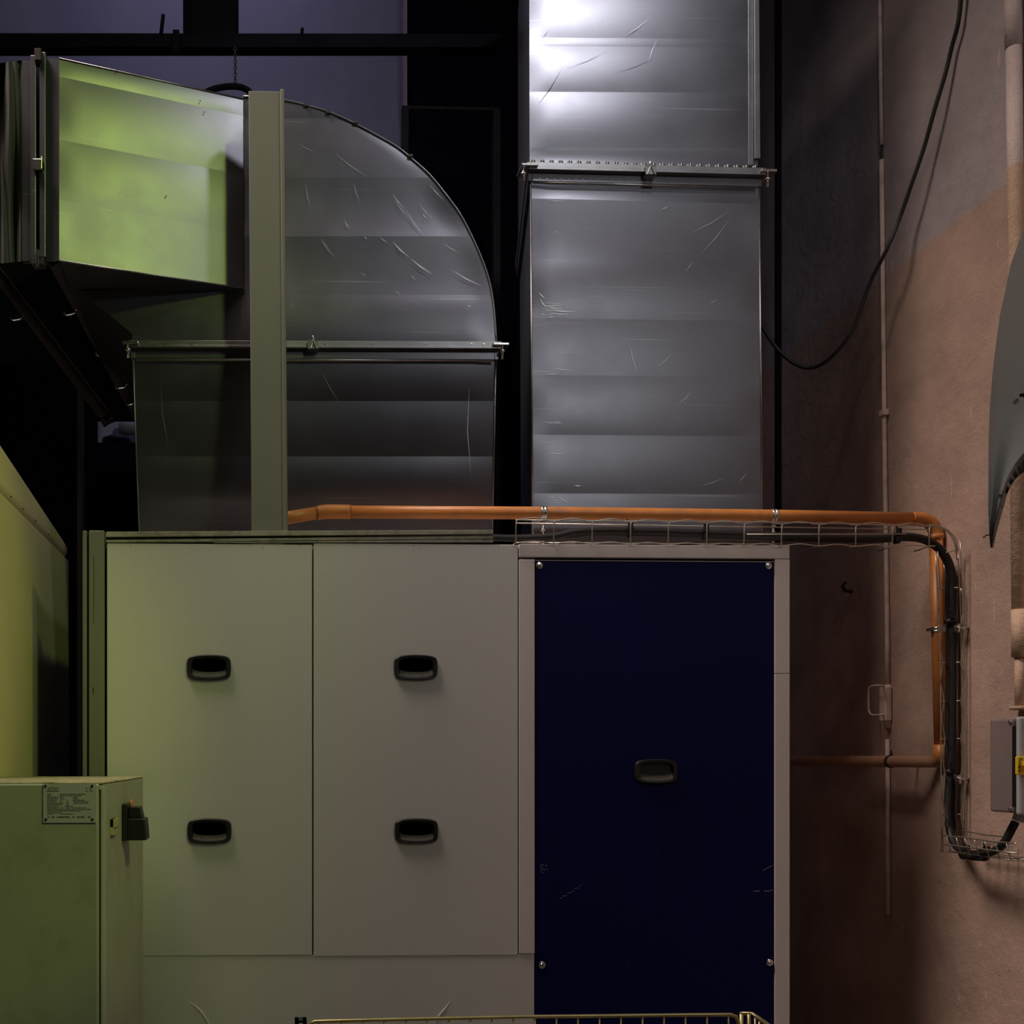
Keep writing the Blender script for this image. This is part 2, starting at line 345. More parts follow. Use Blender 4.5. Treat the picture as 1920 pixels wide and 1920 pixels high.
a = P(-400, 430, 4.73); b = P(330, 783, 4.73); h1_ = P(-120, 430, 4.76); h2_ = P(-330, 430, 4.76)
MB().box((a.x, 4.73, b.z), (b.x, 4.80, a.z)).tube([h1_, Vector((h1_.x, h1_.y, ZC))], .01, 8).tube([h2_, Vector((h2_.x, h2_.y, ZC))], .01, 8).make('dark_backing', M['dark'], bevel=.004, label='added dark backing panel behind the sloping ladder rack, left of the elbow', cat='panel')  # added panel that blacks out the pale wall behind the ladder
# sloping cable ladder, lower left behind the ducts
t = thing('sloping_cable_ladder', P(120, 700, 4.0), 'dark sloping steel ladder rack descending behind the ducts at left', 'ladder rack')
YA, YZ = 3.95, 4.12
def rail(pts, r):
    m = MB(); q = [P(x, y, Y) for x, y, Y in pts]; d = (q[1] - q[0]).normalized(); s_ = Vector((0, 1, 0)); u_ = d.cross(s_).normalized()
    w_, h_ = .012, r
    m.hexa([q[0] - s_ * w_ - u_ * h_, q[0] + s_ * w_ - u_ * h_, q[1] + s_ * w_ - u_ * h_, q[1] - s_ * w_ - u_ * h_],
           [q[0] - s_ * w_ + u_ * h_, q[0] + s_ * w_ + u_ * h_, q[1] + s_ * w_ + u_ * h_, q[1] - s_ * w_ + u_ * h_])
    for k in (-1, 1):
        e = u_ * (h_ * k); m.hexa([q[0] + e - s_ * .035, q[0] + e + s_ * .012, q[1] + e + s_ * .012, q[1] + e - s_ * .035],
                                  [p + u_ * .004 for p in (q[0] + e - s_ * .035, q[0] + e + s_ * .012, q[1] + e + s_ * .012, q[1] + e - s_ * .035)])
    return m
rail([(104, 500, YA), (262, 786, YA)], .020).make('side_rail', M['dark2'], t)
rail([(-40, 470, YA), (196, 782, YA)], .020).make('side_rail', M['dark2'], t)
MB().poly([P(-40, 480, YA + .05), P(190, 786, YA + .05), P(258, 780, YA + .05), P(104, 505, YA + .05)]).poly(
    [P(-40, 480, YA + .055), P(104, 505, YA + .055), P(258, 780, YA + .055), P(190, 786, YA + .055)]).make('back_sheet', M['dark'], t)
for (x0, y0, x1, y1) in ((20, 602, 44, 598), (120, 592, 144, 588), (180, 668, 199, 664), (216, 729, 238, 727), (236, 760, 252, 758)):
    q0, q1 = P(x0, y0, YA - .03), P(x1, y1, YA - .03)
    MB().tube(catmull([q0 + Vector((0, 0, .01)), q0 + (q1 - q0) * .15, q0 + (q1 - q0) * .8, q1 + Vector((0, 0, .012))], 4), .0032, 6).make('rung_clip', M['zinc'], t)
m = MB(); m.tube([P(186, 776, YA), P(198, 797, YA), P(204, 790, YA), P(213, 787, YA)], .010, 8).make('end_hook', M['dark2'], t)

# beige housing receding on the left
XH = -0.70
def hz(x, y): return PX(x, y, XH)
t = thing('machine_housing', (-1.0, 3.2, 0), 'beige sheet-metal machine housing with a seam, at the left edge behind the control cabinet', 'housing')
e = hz(129, 1050); ys = e.y; zs = e.z
top0 = hz(-30, 775); top1 = hz(127, 1018)
n0 = hz(-30, 1000)
X2 = XH - .5
m = MB()
m.box((X2, n0.y, 0), (XH, ys, zs - .003)).make('lower_side_panel', M['housing'], t, bevel=.003)
m = MB(); pts = []
m.hexa([(X2, n0.y, zs), (XH, n0.y, zs), (XH, ys, zs), (X2, ys, zs)], [(X2, n0.y, top0.z), (XH, n0.y, top0.z), (XH, ys, top1.z), (X2, ys, top1.z)])
m.make('upper_side_panel', M['housing'], t, bevel=.05, segs=8)  # sloped, rounded top shapes a soft shadow edge into the housing
m = MB()
for x, y in ((42, 962), (66, 985), (20, 940), (90, 1010)):
    q = hz(x, y - 8); MB().cyl(q, q + Vector((.003, 0, 0)), .0022, 8).make('rivet', M['dark2'], t)

# ------------------------------------------------------------------ air handling unit
YU = 3.0
def U(x, y, d=0.0): return P(x, y, YU + d)
def ub(m, x0, y0, x1, y1, d0, d1, mi=0):
    p, q = P(x0, y0, YU), P(x1, y1, YU); return m.box((p.x, YU + d0, p.z), (q.x, YU + d1, q.z), mi)
AHU = thing('air_handling_unit', (P(840, 1900, 3.5).x, 3.65, 0), 'large cream air handling unit with four black handles and a blue panel', 'air handling unit')
tl = U(201, 1019); br = U(1479, 1919); ZT = tl.z
MB().box((U(158, 0).x, YU + .03, .05), (br.x - .003, 4.3, ZT - .006)).make('casing', M['gap'], AHU)
ZB0 = 0.10
def fullz(m, x0, ytop, x1, zb, d0, d1, mi=0):
    p, q = U(x0, ytop), U(x1, ytop); return m.box((p.x, YU + d0, p.z), (q.x, YU + d1, zb), mi)
MB().box((U(1479, 1200).x - .004, YU + .04, .06), (U(1479, 1200).x, 4.3, ZT)).make('side_panel', M['frame'], AHU)
MB().box((U(158, 0).x, YU + .03, ZT - .006), (br.x, 4.3, ZT)).make('roof_panel', M['frame'], AHU)
# corner post at left: two-step profile
m = MB(); fullz(m, 155, 995, 163, ZB0, -.004, .035); fullz(m, 163, 996, 167, ZB0, .012, .035, 1); fullz(m, 167, 995, 196, ZB0, -.006, .035)
m.make('corner_profile', [M['column'], M['gap']], AHU, bevel=.003)
m = MB()
for k in range(26): ub(m, 176, 1042 + k * 5, 177.2, 1045 + k * 5, -.0066, -.006)
ub(m, 174.5, 1289, 176.5, 1302, -.0068, -.006); m.make('stamped_marks', M['ink'], AHU, kind='stuff')
# top rail profile (two lips and a dark groove)
m = MB()
def railbar(x0, y0a, y1a, x1, y0b, y1b, d0, d1, mi):
    a, b, c, d = U(x0, y0a), U(x0, y1a), U(x1, y1b), U(x1, y0b)
    m.hexa([(b.x, YU + d0, b.z), (c.x, YU + d0, c.z), (c.x, YU + d1, c.z), (b.x, YU + d1, b.z)],
           [(a.x, YU + d0, a.z), (d.x, YU + d0, d.z), (d.x, YU + d1, d.z), (a.x, YU + d1, a.z)], mi)
railbar(200, 998, 1008, 924, 994.5, 1002.5, -.008, .004, 0)
railbar(200, 1008, 1013, 924, 1003, 1004.5, .0, .004, 1)
railbar(200, 1013, 1018, 924, 1005, 1011, -.006, .004, 0)
railbar(400, 1017, 1018.5, 924, 1013.5, 1017.5, -.006, .004, 0)
m.make('top_rail', [M['dust'], M['gap']], AHU, bevel=.0015)
# access doors
zdoor = U(500, 1790).z
def handle(xc, yc, parent, w_=82, h_=48, blue=False):
    c = U(xc, yc); s = YU / F; W, H = w_ * s / 2, h_ * s / 2; y0 = -.0005
    def out(w, h, k=28):
        pts = []
        for i in range(k * 4):
            a = 2 * math.pi * (i + .5) / (k * 4); ca, sa = math.cos(a), math.sin(a)
            n_ = 7.0; rr = 1 / (abs(ca) ** n_ + abs(sa) ** n_) ** (1 / n_)
            x, z = rr * ca, rr * sa
            pts.append((x * w * (1 - .04 * z * z), z * h * (1 - .15 * x * x)))
        return pts
    o = out(W, H); o2 = out(W * .95, H * .92)
    inn = [(x * .80 * W / W, z * .74 - H * .02) for x, z in o]
    fl = []
    for x, z in inn:
        fl.append((x * .97, z if z > -H * .2 else z + H * .42))
    N_ = len(o); m = MB(); rings = [(o, 0.0), (o, -.006), (o2, -.011), (inn, -.010), (fl, .0)]
    base = len(m.v)
    for ring, d in rings:
        for x, z in ring: m.v.append(Vector((c.x + x, YU - .004 + d - y0 * 0, c.z + z)))
    for r_ in range(len(rings) - 1):
        for i in range(N_):
            j = (i + 1) % N_
            mi = 1 if (r_ == 3 and inn[i][1] < -H * .5) else 0
            m.face((base + r_ * N_ + i, base + r_ * N_ + j, base + (r_ + 1) * N_ + j, base + (r_ + 1) * N_ + i), mi, r_ < 2)
    m.face([base + 4 * N_ + i for i in range(N_)], 0)
    return m.make('recessed_handle', [M['handle'], M['ledge']], parent, label='black recessed grip')
for (x0, x1) in ((201, 585.3), (587.8, 970.5)):
    m = MB(); p, q = U(x0, 1019), U(x1, 1790.5); m.box((p.x, YU - .004, p.z), (q.x, YU + .028, q.z))
    d = m.make('access_door', M['cream'], AHU, bevel=.0018)
    xc = 392 if x0 < 300 else 779
    handle(xc, 1252, d); handle(xc + 1, 1558, d)
# lower panel with pressed dents
p, q = U(201, 1793), U(1001.5, 1919)
m = MB(); m.box((p.x, YU - .002, p.z), (q.x, YU + .028, ZB0))
lowp = m.make('lower_panel', M['cream'], AHU, bevel=.0015)
m = MB()
def crease(pts, w_=.006, h_=.0025):
    P3 = [Vector((U(x, y).x, YU - .002, U(x, y).z)) for x, y in pts]; P3 = catmull(P3, 6); k = len(P3)
    for i in range(k - 1):
        t0_, t1_ = i / (k - 1), (i + 1) / (k - 1)
        a0, a1 = math.sin(math.pi * t0_), math.sin(math.pi * t1_)
        d = (P3[i + 1] - P3[i]).normalized(); nn = Vector((d.z, 0, -d.x))
        o = Vector((0, -1, 0))
        A, B = P3[i], P3[i + 1]
        m.poly([A - nn * w_ * a0, B - nn * w_ * a1, B + o * h_ * a1, A + o * h_ * a0])
        m.poly([A + o * h_ * a0, B + o * h_ * a1, B + nn * w_ * .4 * a1, A + nn * w_ * .4 * a0])
def mk():
    global m
    m.make('dent_crease', M['cream'], AHU); m = MB()
crease([(350, 1875), (365, 1886), (380, 1902), (392, 1925), (396, 1950)]); mk()
crease([(846, 1872), (838, 1886), (826, 1900), (816, 1915), (812, 1950)]); mk()
# section frame
m = MB(); ub(m, 972.5, 1020.5, 1479, 1048.5, -.006, .028)
m.make('frame_top', M['frame'], AHU, bevel=.002)
m = MB(); p, q = U(972.5, 1049.2), U(1001.8, 1787.5); m.box((p.x, YU - .006, p.z), (q.x, YU + .028, q.z)); m.make('frame_stile', M['frame'], AHU, bevel=.002)
m = MB(); p, q = U(1451.5, 1049.2), U(1479, 1263); m.box((p.x, YU - .006, p.z), (q.x, YU + .028, q.z)); m.make('frame_stile', M['frame'], AHU, bevel=.0015)
m = MB(); p = U(1451.5, 1263.8); q = U(1479, 1300); m.box((p.x, YU - .006, p.z), (q.x, YU + .028, ZB0)); m.make('frame_stile', M['frame'], AHU, bevel=.0015)
# blue panel
p, q = U(1003, 1051), U(1450, 1051)
m = MB(); m.box((p.x, YU - .001, p.z), (q.x, YU + .028, ZB0 + .02))
bluep = m.make('blue_panel', M['blue'], AHU, bevel=.002, label='dark blue screwed-on panel')
m = MB(); z0 = U(1003, 1049.8).z
m.box((p.x, YU - .0025, p.z - .0005), (q.x, YU + .0, p.z + .001)); m.make('panel_top_lip', M['frame'], AHU)
hb = handle(1228, 1446, bluep, 82, 46)
for (x, y) in ((1010.5, 1060.5), (1440, 1061), (1015.5, 1809), (1442.5, 1804.5)):
    c = U(x, y); m = MB(); r_ = .0098
    prof = [(r_, -.001), (r_, -.003), (r_ * .8, -.004), (r_ * .58, -.0042), (r_ * .56, -.007), (r_ * .42, -.0085), (r_ * .24, -.0088), (r_ * .22, -.0050), (.0001, -.0050)]
    m.grid(lambda u, v: (c.x + prof[int(round(v * 8))][0] * math.cos(2 * math.pi * u), YU + prof[int(round(v * 8))][1], c.z + prof[int(round(v * 8))][0] * math.sin(2 * math.pi * u)), 20, 8, sm=False)
    m.make('screw', M['zinc'], bluep)
# scuffs on the blue panel
m = MB()
def scuff(x0, y0, x1, y1, w_=.0007):
    A, B = U(x0, y0), U(x1, y1); A.y = B.y = YU - .0016; d = (B - A).normalized(); nn = Vector((d.z, 0, -d.x)) * w_
    m.poly([A - nn, B - nn, B + nn, A + nn])
for k in range(9):
    x = 1050 + k * 4.6; y = 1685 - k * 2.8 + random.uniform(-2, 2); scuff(x, y, x + 3, y - 1.6)
for x0, y0, x1, y1 in ((1412, 1671, 1424, 1670), (1432, 1670, 1442, 1671), (1442, 1670, 1449, 1668), (1430, 1632, 1449, 1622), (1230, 1601.5, 1231.5, 1602), (1177, 1810.5, 1178.5, 1811), (1196, 1848, 1197, 1848.5)):
    scuff(x0, y0, x1, y1)
for k in range(14):
    x = 1018 + random.uniform(-6, 8); y = 1628 + random.uniform(-8, 8); scuff(x, y, x + 1.5, y + 1, .001)
m.make('scuffs', mat('chipped_paint', (0.30, 0.32, 0.42), .7), bluep, kind='stuff')
# dirt flecks along top of frame/doors
m = MB()
for k in range(60):
    x = random.uniform(210, 1470); y = 1021 + random.uniform(0, 1) ** 3 * 14; A = U(x, y); d = -.0068 if x > 972 else -.0046
    if 955 < x < 985: continue
    A.y = YU + d; w_ = random.uniform(.0006, .003); h_ = random.uniform(.0005, .002)
    m.poly([A, A + Vector((w_, 0, 0)), A + Vector((w_, 0, -h_)), A + Vector((0, 0, -h_))])
m.make('dirt_flecks', M['ink'], AHU, kind='stuff')

# ------------------------------------------------------------------ ducts
def band_face(m, fn, seams, amps, nu=14, nv=10, nrm=Vector((0, -1, 0)), fade=0.0):
    amps = [a * 1.3 for a in amps]
    """fn(u, v) -> point on flat face; seams: v values 0..1; amps: per band bulge (m)."""
    for (v0, v1, a) in zip(seams[:-1], seams[1:], amps):
        ae, ac = a if isinstance(a, tuple) else (0.0, a)   # tilt, bulge
        def g(u, v):
            vv = v0 + (v1 - v0) * v; e = min(1, min(u, 1 - u) * 14); k = e * (1 - fade * u)
            return fn(u, vv) + nrm * (k * (ac * 4 * v * (1 - v) + ae * v))
        m.grid(g, nu, nv)
def lin(a, b, t): return a + (b - a) * t
def scratches(m, lst, Y, mi=1, n=0):
    for (x0, y0, x1, y1, w_) in lst:
        A, B = P(x0, y0, Y), P(x1, y1, Y); d = (B - A).normalized(); nn = Vector((d.z, 0, -d.x)) * (w_ * .28)
        mid = (A + B) / 2; mid += Vector((d.z, 0, -d.x)) * (B - A).length * .03
        m.poly([A, mid - nn, B, mid + nn], mi)

YC = 3.18; YCB = 3.78
# -- transition standing on unit (leans forward at the top)
def flange_set(t, x0, x1, yt, ym, yb, Yf, tilt=0.0, clipx=None):
    """slide-on flange pair seen edge on: upper angle, lower angle; y values px at left; tilt px over the width"""
    def bar(xa, xb, ya, yb_, d0, d1, name, mt):
        a, b, c, d = P(xa, ya, Yf), P(xa, yb_, Yf), P(xb, yb_ + tilt, Yf), P(xb, ya + tilt, Yf)
        m = MB(); m.hexa([(b.x, Yf + d0, b.z), (c.x, Yf + d0, c.z), (c.x, Yf + d1, c.z), (b.x, Yf + d1, b.z)],
                         [(a.x, Yf + d0, a.z), (d.x, Yf + d0, d.z), (d.x, Yf + d1, d.z), (a.x, Yf + d1, a.z)])
        return m.make(name, mt, t, bevel=.0012)
    return bar
TR = thing('transition_duct', (P(590, 1000, 3.5).x, 3.5, ZT), 'dark galvanised duct transition leaning forward between the curved elbow and the unit top', 'duct')
def trf(u, v):
    xl = lin(249, 262, v); xr = lin(931, 922, v); Y = lin(YC, YC + .11, v); y = lin(664, 1016, v)
    q = P(lin(xl, xr, u), y, Y); return q
m = MB(); band_face(m, trf, [0, .25, .545, .80, 1.0], [.004, .003, .005, -.003], nrm=Vector((0, -1, -.1)))
A, B, C_, D = trf(0, 0), trf(1, 0), trf(1, 1), trf(0, 1)
bk = lambda q, y: Vector((q.x, y, q.z))
m.poly([A, bk(A, YCB), bk(D, YCB), D][::-1]); m.poly([B, bk(B, YCB), bk(C_, YCB), C_]); m.poly([bk(A, YCB), bk(B, YCB), bk(C_, YCB), bk(D, YCB)])
scratches(m, [(880, 720, 884, 900, .0012), (300, 700, 320, 860, .001), (600, 690, 640, 760, .001)], YC - .004)
m.make('body', [M['galv'], M['bright']], TR)
m = MB()
for xs in (249, 930):
    m = MB(); pts = [P(lin(xs, 262 if xs < 500 else 923, v), lin(672, 1014, v), lin(YC, YC + .11, v) - .002) for v in (0, .5, 1)]
    m.tube(pts, .0022, 6); m.make('corner_seam', M['galv_edge'], TR)

# -- elbow
EL = thing('duct_elbow', (P(600, 640, 3.5).x, 3.5, P(600, 650, YC).z), 'large quarter-round galvanised duct elbow with scratched flat cheek, beside the upright channel', 'duct')
ARC = [(456, 181), (495, 183), (534, 188), (573, 197), (619, 211), (662, 230), (700, 250), (744, 275), (775, 300), (806, 328), (837, 366), (862, 400), (884, 441), (906, 491), (920, 537), (927, 587), (931, 645)]
def xr(y):
    for (x0, y0), (x1, y1) in zip(ARC[:-1], ARC[1:]):
        if y0 <= y <= y1: return lin(x0, x1, (y - y0) / max(1e-6, y1 - y0))
    return ARC[-1][0] if y > 600 else ARC[0][0]
def xl(y):
    if y < 545: return 440
    if y < 626: return lin(150, 248, (y - 545) / 81)
    return 248
m = MB()
ysm = [181.5, 222, 333, 443, 553, 645]
for (y0, y1, am) in zip(ysm[:-1], ysm[1:], (.002, .0025, -.006, -.005, .006)):
    if y0 < 545 < y1:
        pass
    def g(u, v, y0=y0, y1=y1, am=am):
        y = lin(y0, y1, v); yy = y
        x = lin(452, max(xr(y), 453), u); e = min(1, min(u, 1 - u) * 12)
        return P(x, yy, YC) + Vector((0, -1, 0)) * (am * 4 * v * (1 - v) * e)
    m.grid(g, 24, 10)
# lower-left throat cheek
def g(u, v):
    y = lin(545, 645, v); return P(lin(xl(y), 452, u), y, YC) + Vector((0, -1, 0)) * (.012 * math.sin(math.pi * u) * math.sin(math.pi * v) * .3)
m.grid(g, 24, 16)
scratches(m, [(572, 338, 584, 395, .002), (662, 340, 675, 380, .002), (735, 362, 760, 393, .003), (760, 392, 796, 443, .003), (737, 370, 770, 412, .002), (645, 412, 657, 430, .004), (600, 450, 632, 485, .002),
               (735, 452, 768, 483, .006), (768, 483, 812, 515, .006), (845, 505, 905, 537, .004), (740, 545, 752, 553, .002), (805, 345, 832, 375, .002), (785, 380, 812, 412, .002), (625, 285, 690, 332, .002),
               (683, 444, 688, 449, .004), (712, 445, 727, 455, .003), (792, 400, 800, 410, .003), (862, 578, 868, 582, .004), (875, 572, 884, 575, .003), (600, 445, 620, 470, .002), (560, 270, 590, 285, .0015), (675, 510, 688, 518, .002), (770, 515, 780, 525, .002), (830, 455, 862, 475, .002), (545, 560, 560, 600, .0015)], YC - .0045)
m.make('cheek', [M['galv'], M['bright']], EL)
m = MB(); A3 = catmull([P(x, y, YC - .002) for x, y in ARC], 3); k = len(A3)
for i in range(k - 1):
    a, b = A3[i], A3[i + 1]; n_ = len(m.v); m.v += [a, b, bk(b, YCB), bk(a, YCB)]; m.face((n_, n_ + 1, n_ + 2, n_ + 3), 0, True)
m.make('outer_wrap', M['galv'], EL)
MB().tube(A3, .0032, 8).make('edge_seam', M['galv_edge'], EL)
m = MB(); a, b, c, d = P(248, 647, YC), P(248, 626, YC), P(150, 545, YC), P(452, 545, YC)
m.poly([a, b, bk(b, YCB), bk(a, YCB)]); m.poly([b, c, bk(c, YCB), bk(b, YCB)]); m.make('throat', M['galv'], EL)
m = MB()
for x, y in ((667, 229), (616, 210), (575, 197), (770, 292)):
    q = P(x, y, YC - .006); MB().box(q - Vector((.006, .003, .004)), q + Vector((.006, .004, .004))).make('edge_clip', M['dark2'], EL)
# flange pair at y ~650
def corner_bolt(t, x, y, Y, name='corner_bolt', s=1.0, top=True):
    c = P(x, y, Y); m = MB()
    m.cyl(c + Vector((0, 0, -.034 * s)), c + Vector((0, 0, .014 * s)), .0038 * s, 10)
    m.tube([c + Vector((0, 0, -.014 * s)), c + Vector((0, 0, -.006 * s))], .0085 * s, 6)
    m.tube([c + Vector((0, 0, .006 * s)), c + Vector((0, 0, .011 * s))], .0085 * s, 6)
    return m.make(name, M['zinc'], t)
def flange(t, Y, x0, x1, yA, yB, yC_, yD, tilt, ears, mid=None, back=YCB, sideskew=0.0, fr='galv_edge'):
    # upper angle yA..yB, lower angle yB..yC_, shadow channel yC_..yD ; each ring goes round the duct
    def bar(xa, xb, y0, y1, d0, d1, name, mt, bev=.001):
        a, b, c, d = P(xa, y0, Y), P(xa, y1, Y), P(xb, y1 + tilt, Y), P(xb, y0 + tilt, Y)
        m = MB(); m.hexa([(b.x, Y + d0, b.z), (c.x, Y + d0, c.z), (c.x, Y + d1, c.z), (b.x, Y + d1, b.z)],
                         [(a.x, Y + d0, a.z), (d.x, Y + d0, d.z), (d.x, Y + d1, d.z), (a.x, Y + d1, a.z)])
        for xs in ((xa, y0, y1), (xb, y0 + tilt, y1 + tilt)):
            p0, p1 = P(xs[0], xs[1], Y), P(xs[0], xs[2], Y)
            sx = -.012 if xs[0] == xa else .012
            xo = p0.x + sx; sk = sideskew if xs[0] == xa else 0
            m.hexa([(min(p0.x, xo), Y + d0, p1.z), (max(p0.x, xo), Y + d0, p1.z), (max(p0.x, xo) + sk, back, p1.z), (min(p0.x, xo) + sk, back, p1.z)],
                   [(min(p0.x, xo), Y + d0, p0.z), (max(p0.x, xo), Y + d0, p0.z), (max(p0.x, xo) + sk, back, p0.z), (min(p0.x, xo) + sk, back, p0.z)])
        return m.make(name, M[mt], t, bevel=bev)
    bar(x0, x1, yA, yB, -.016, .004, 'upper_flange', fr)
    bar(x0 + 2, x1 - 2, yB + .8, yC_, -.024, .004, 'lower_flange', fr)
    bar(x0 + 4, x1 - 4, yC_, yD - 3.5, -.004, .004, 'flange_neck', 'galv')
    a, b = P(x0 + 6, yD - 2, Y - .008), P(x1 - 6, yD - 2 + tilt, Y - .008); MB().tube([a, b], .0035, 8).make('flange_bead', M['galv_edge'], t)
    for (xa, xb, y) in ears:
        c0, c1 = P(xa, y, Y), P(xb, y, Y)
        lo, hi = min(c0.x, c1.x), max(c0.x, c1.x)
        MB().box((lo, Y - .036, c0.z - .0045), (hi, Y + .03, c0.z + .0035)).make('corner_plate', M['zinc'], t, bevel=.002)
        xm = lin(xa, xb, .72); corner_bolt(t, xm, y, Y - .02)
flange(EL, YC, 249, 931, 641.5, 651, 656.5, 676, 2.5, [(262, 232, 650), (920, 950, 652.5)], sideskew=.0)
def clip(t, x, y, Y, w_=20, h_=17):
    a, b = P(x - w_ / 2, y - h_ / 2, Y - .03), P(x + w_ / 2, y + h_ / 2, Y - .03); m = MB()
    m.box((a.x, Y - .033, b.z), (b.x, Y - .029, a.z)).box((a.x, Y - .033, a.z - .003), (b.x, Y + .0, a.z)).box((a.x, Y - .033, b.z), (b.x, Y + .0, b.z + .003))
    cx = (a.x + b.x) / 2
    for s_ in (-1, 1):
        m.hexa([(cx + s_ * .011 - .002, Y - .037, b.z), (cx + s_ * .011 + .002, Y - .037, b.z), (cx + s_ * .011 + .002, Y - .033, b.z), (cx + s_ * .011 - .002, Y - .033, b.z)],
               [(cx - .002, Y - .037, a.z), (cx + .002, Y - .037, a.z), (cx + .002, Y - .033, a.z), (cx - .002, Y - .033, a.z)])
    m.cyl(Vector((cx, Y - .028, a.z)), Vector((cx, Y - .028, a.z + .014)), .004, 8)
    return m.make('flange_clamp', M['zinc'], t, bevel=.0008)
clip(EL, 587, 647, YC)
m = MB()
for x in (272, 308, 360, 610, 700, 800, 884, 907): q = P(x, 645, YC - .017); MB().cyl(q, q + Vector((0, -.002, 0)), .0028, 8).make('rivet', M['zinc'], EL)

# -- angled duct (green lit) coming towards the camera at left
YL = 3.0
AD = thing('angled_duct', (P(280, 500, 3.2).x, 3.2, P(280, 540, YC).z), 'rectangular duct lit green, angled towards the camera left of the upright channel', 'duct')
cTL, cTR, cBR, cBL = P(111, 110, YL), P(456, 186, YC - .002), P(456, 541, YC - .002), P(111, 489, YL)
m = MB(); nrm = (cTR - cTL).cross(Vector((0, 0, 1))).normalized(); nrm = nrm if nrm.y < 0 else -nrm
fa = lambda u, v: cTL.lerp(cTR, u).lerp(cBL.lerp(cBR, u), v)
band_face(m, fa, [0, .088, .40, .70, 1.0], [.0008, .0022, .0018, -.0012], nu=24, nv=12, nrm=nrm)
def ad(q, d): return Vector((q.x, q.y, q.z)) + Vector((0, d, 0))
BKL, BKR = ad(cBL, YCB - YL), ad(cBR, YCB - YC)
TKL, TKR = ad(cTL, YCB - YL), ad(cTR, YCB - YC)
m.poly([cBL, BKL, BKR, cBR]); m.poly([cTL, cTR, TKR, TKL]); m.poly([TKL, TKR, BKR, BKL])
m.make('body', [M['galv'], M['bright']], AD)
m = MB()
for q0, q1 in ((cTL, cTR), (cBL, cBR)): MB().tube([q0 + nrm * .001, q1 + nrm * .001], .0025, 6).make('edge_seam', M['galv_edge'], AD)
m = MB()
for x, y in ((374, 192), (382, 213), (310, 370), (218, 136)): 
    d = ray(x, y); 
    tt = (cTL - CAM).dot(nrm) / d.dot(nrm); q = CAM + d * tt + nrm * .007; m.cyl(q, q + nrm * .001, .002, 8)
m.make('specks', M['dark2'], AD, kind='stuff')
# outlet collar facing left-front, flanges, canvas
q0 = cTL; wl = lambda x, y, Y: P(x, y, Y)
m = MB(); a, b, c, d = P(111, 110, YL), P(86, 109, YL + .03), P(86, 492, YL + .03), P(111, 489, YL)
m.poly([b, a, d, c]); m.poly([b, bk(b, YCB), bk(a, YCB), a]); m.make('collar', M['galv'], AD)
def vbar(m, x0, x1, y0, y1, Y, d0, d1, mi=0): 
    a, b = P(x0, y0, Y), P(x1, y1, Y); m.box((a.x, Y + d0, b.z), (b.x, Y + d1, a.z), mi)
m = MB(); vbar(m, 77, 88, 106, 488, YL + .02, -.02, .03); m.make('flange', M['galv'], AD, bevel=.0015, label='flange on the outlet')
FC = thing('flexible_connector', (P(30, 500, 3.3).x, 3.3, P(30, 495, 3.02).z), 'dark crinkled canvas connector at the far left end of the angled duct', 'duct connector')
m = MB(); vbar(m, 60, 70, 112, 492, YL + .02, -.02, .03); m.make('flange', M['galv'], FC, bevel=.0015)
m = MB(); vbar(m, 41, 59, 113, 489, YL + .02, .0, .02); m.make('sheet_collar', M['galv'], FC)
m = MB()
vbar(m, 66, 79, 95, 118, YL + .0, -.012, .02); m.make('corner_plate', M['dark2'], FC, bevel=.002)
m = MB(); vbar(m, 62, 84, 486, 500, YL + .0, -.012, .02); m.make('corner_plate', M['dark2'], FC, bevel=.002)
def cf(u, v):
    x = lin(-60, 42, u); y = lin(lin(126, 113, u) if u < .95 else 111, lin(500, 490, u), v)
    f_ = .030 * math.sin(u * 17 + 2.2 * v + .8) + .016 * math.sin(u * 37 - 3 * v) + .012 * math.sin(v * 9 + u * 6)
    return P(x, y, YL + .03 - f_ * min(1, (1 - u) * 6))
m = MB(); m.grid(cf, 60, 30); 
m.grid(lambda u, v: P(lin(-60, 42, u), lin(124, 112, u), YL + .03 + v * .6), 8, 2)
m.grid(lambda u, v: P(lin(-60, 42, u), lin(500, 490, u), YL + .03 + v * .6), 8, 2)
m.make('canvas', M['canvas'], FC)
m = MB(); a = P(66, 322, YL - .0); vbar(m, 64, 82, 304, 324, YL, -.018, .0); vbar(m, 80, 82, 302, 325, YL, -.024, .0); m.make('flange_clamp', M['zinc'], FC, bevel=.001)
m = MB(); vbar(m, 68, 70.5, 470, 505, YL - .01, -.01, .0); vbar(m, 72, 74, 470, 503, YL - .01, -.01, .0); vbar(m, 60, 80, 492, 499, YL - .0, -.016, .0); m.make('hanger_bracket', M['galv'], FC)

# -- right riser: lower and upper duct
YR = 3.2; YRB = 3.85; SK = .12
RL = thing('riser_duct', (P(1212, 1000, 3.5).x, 3.5, ZT), 'straight vertical galvanised duct rising from the right end of the unit, lower length', 'duct')
def rf(x0a, x1a, y0, x0b, x1b, y1, tilt):
    return lambda u, v: P(lin(lin(x0a, x0b, v), lin(x1a, x1b, v), u), lin(y0, y1, v) + tilt * u * (1 - v), YR)
fL = rf(996.5, 1423, 334, 999.5, 1428, 1016, 11)
yy = lambda y: (y - 334) / (1016 - 334)
m = MB(); band_face(m, fL, [0, yy(372), yy(485), yy(596), yy(703), yy(815), yy(925), 1], [-.0022, -.0040, .0045, .002, .0035, .003, .003], nu=24, nv=12, fade=.6)
A, B, C_, D = fL(0, 0), fL(1, 0), fL(1, 1), fL(0, 1)
kb = lambda q, s_=SK: Vector((q.x + s_, YRB, q.z))
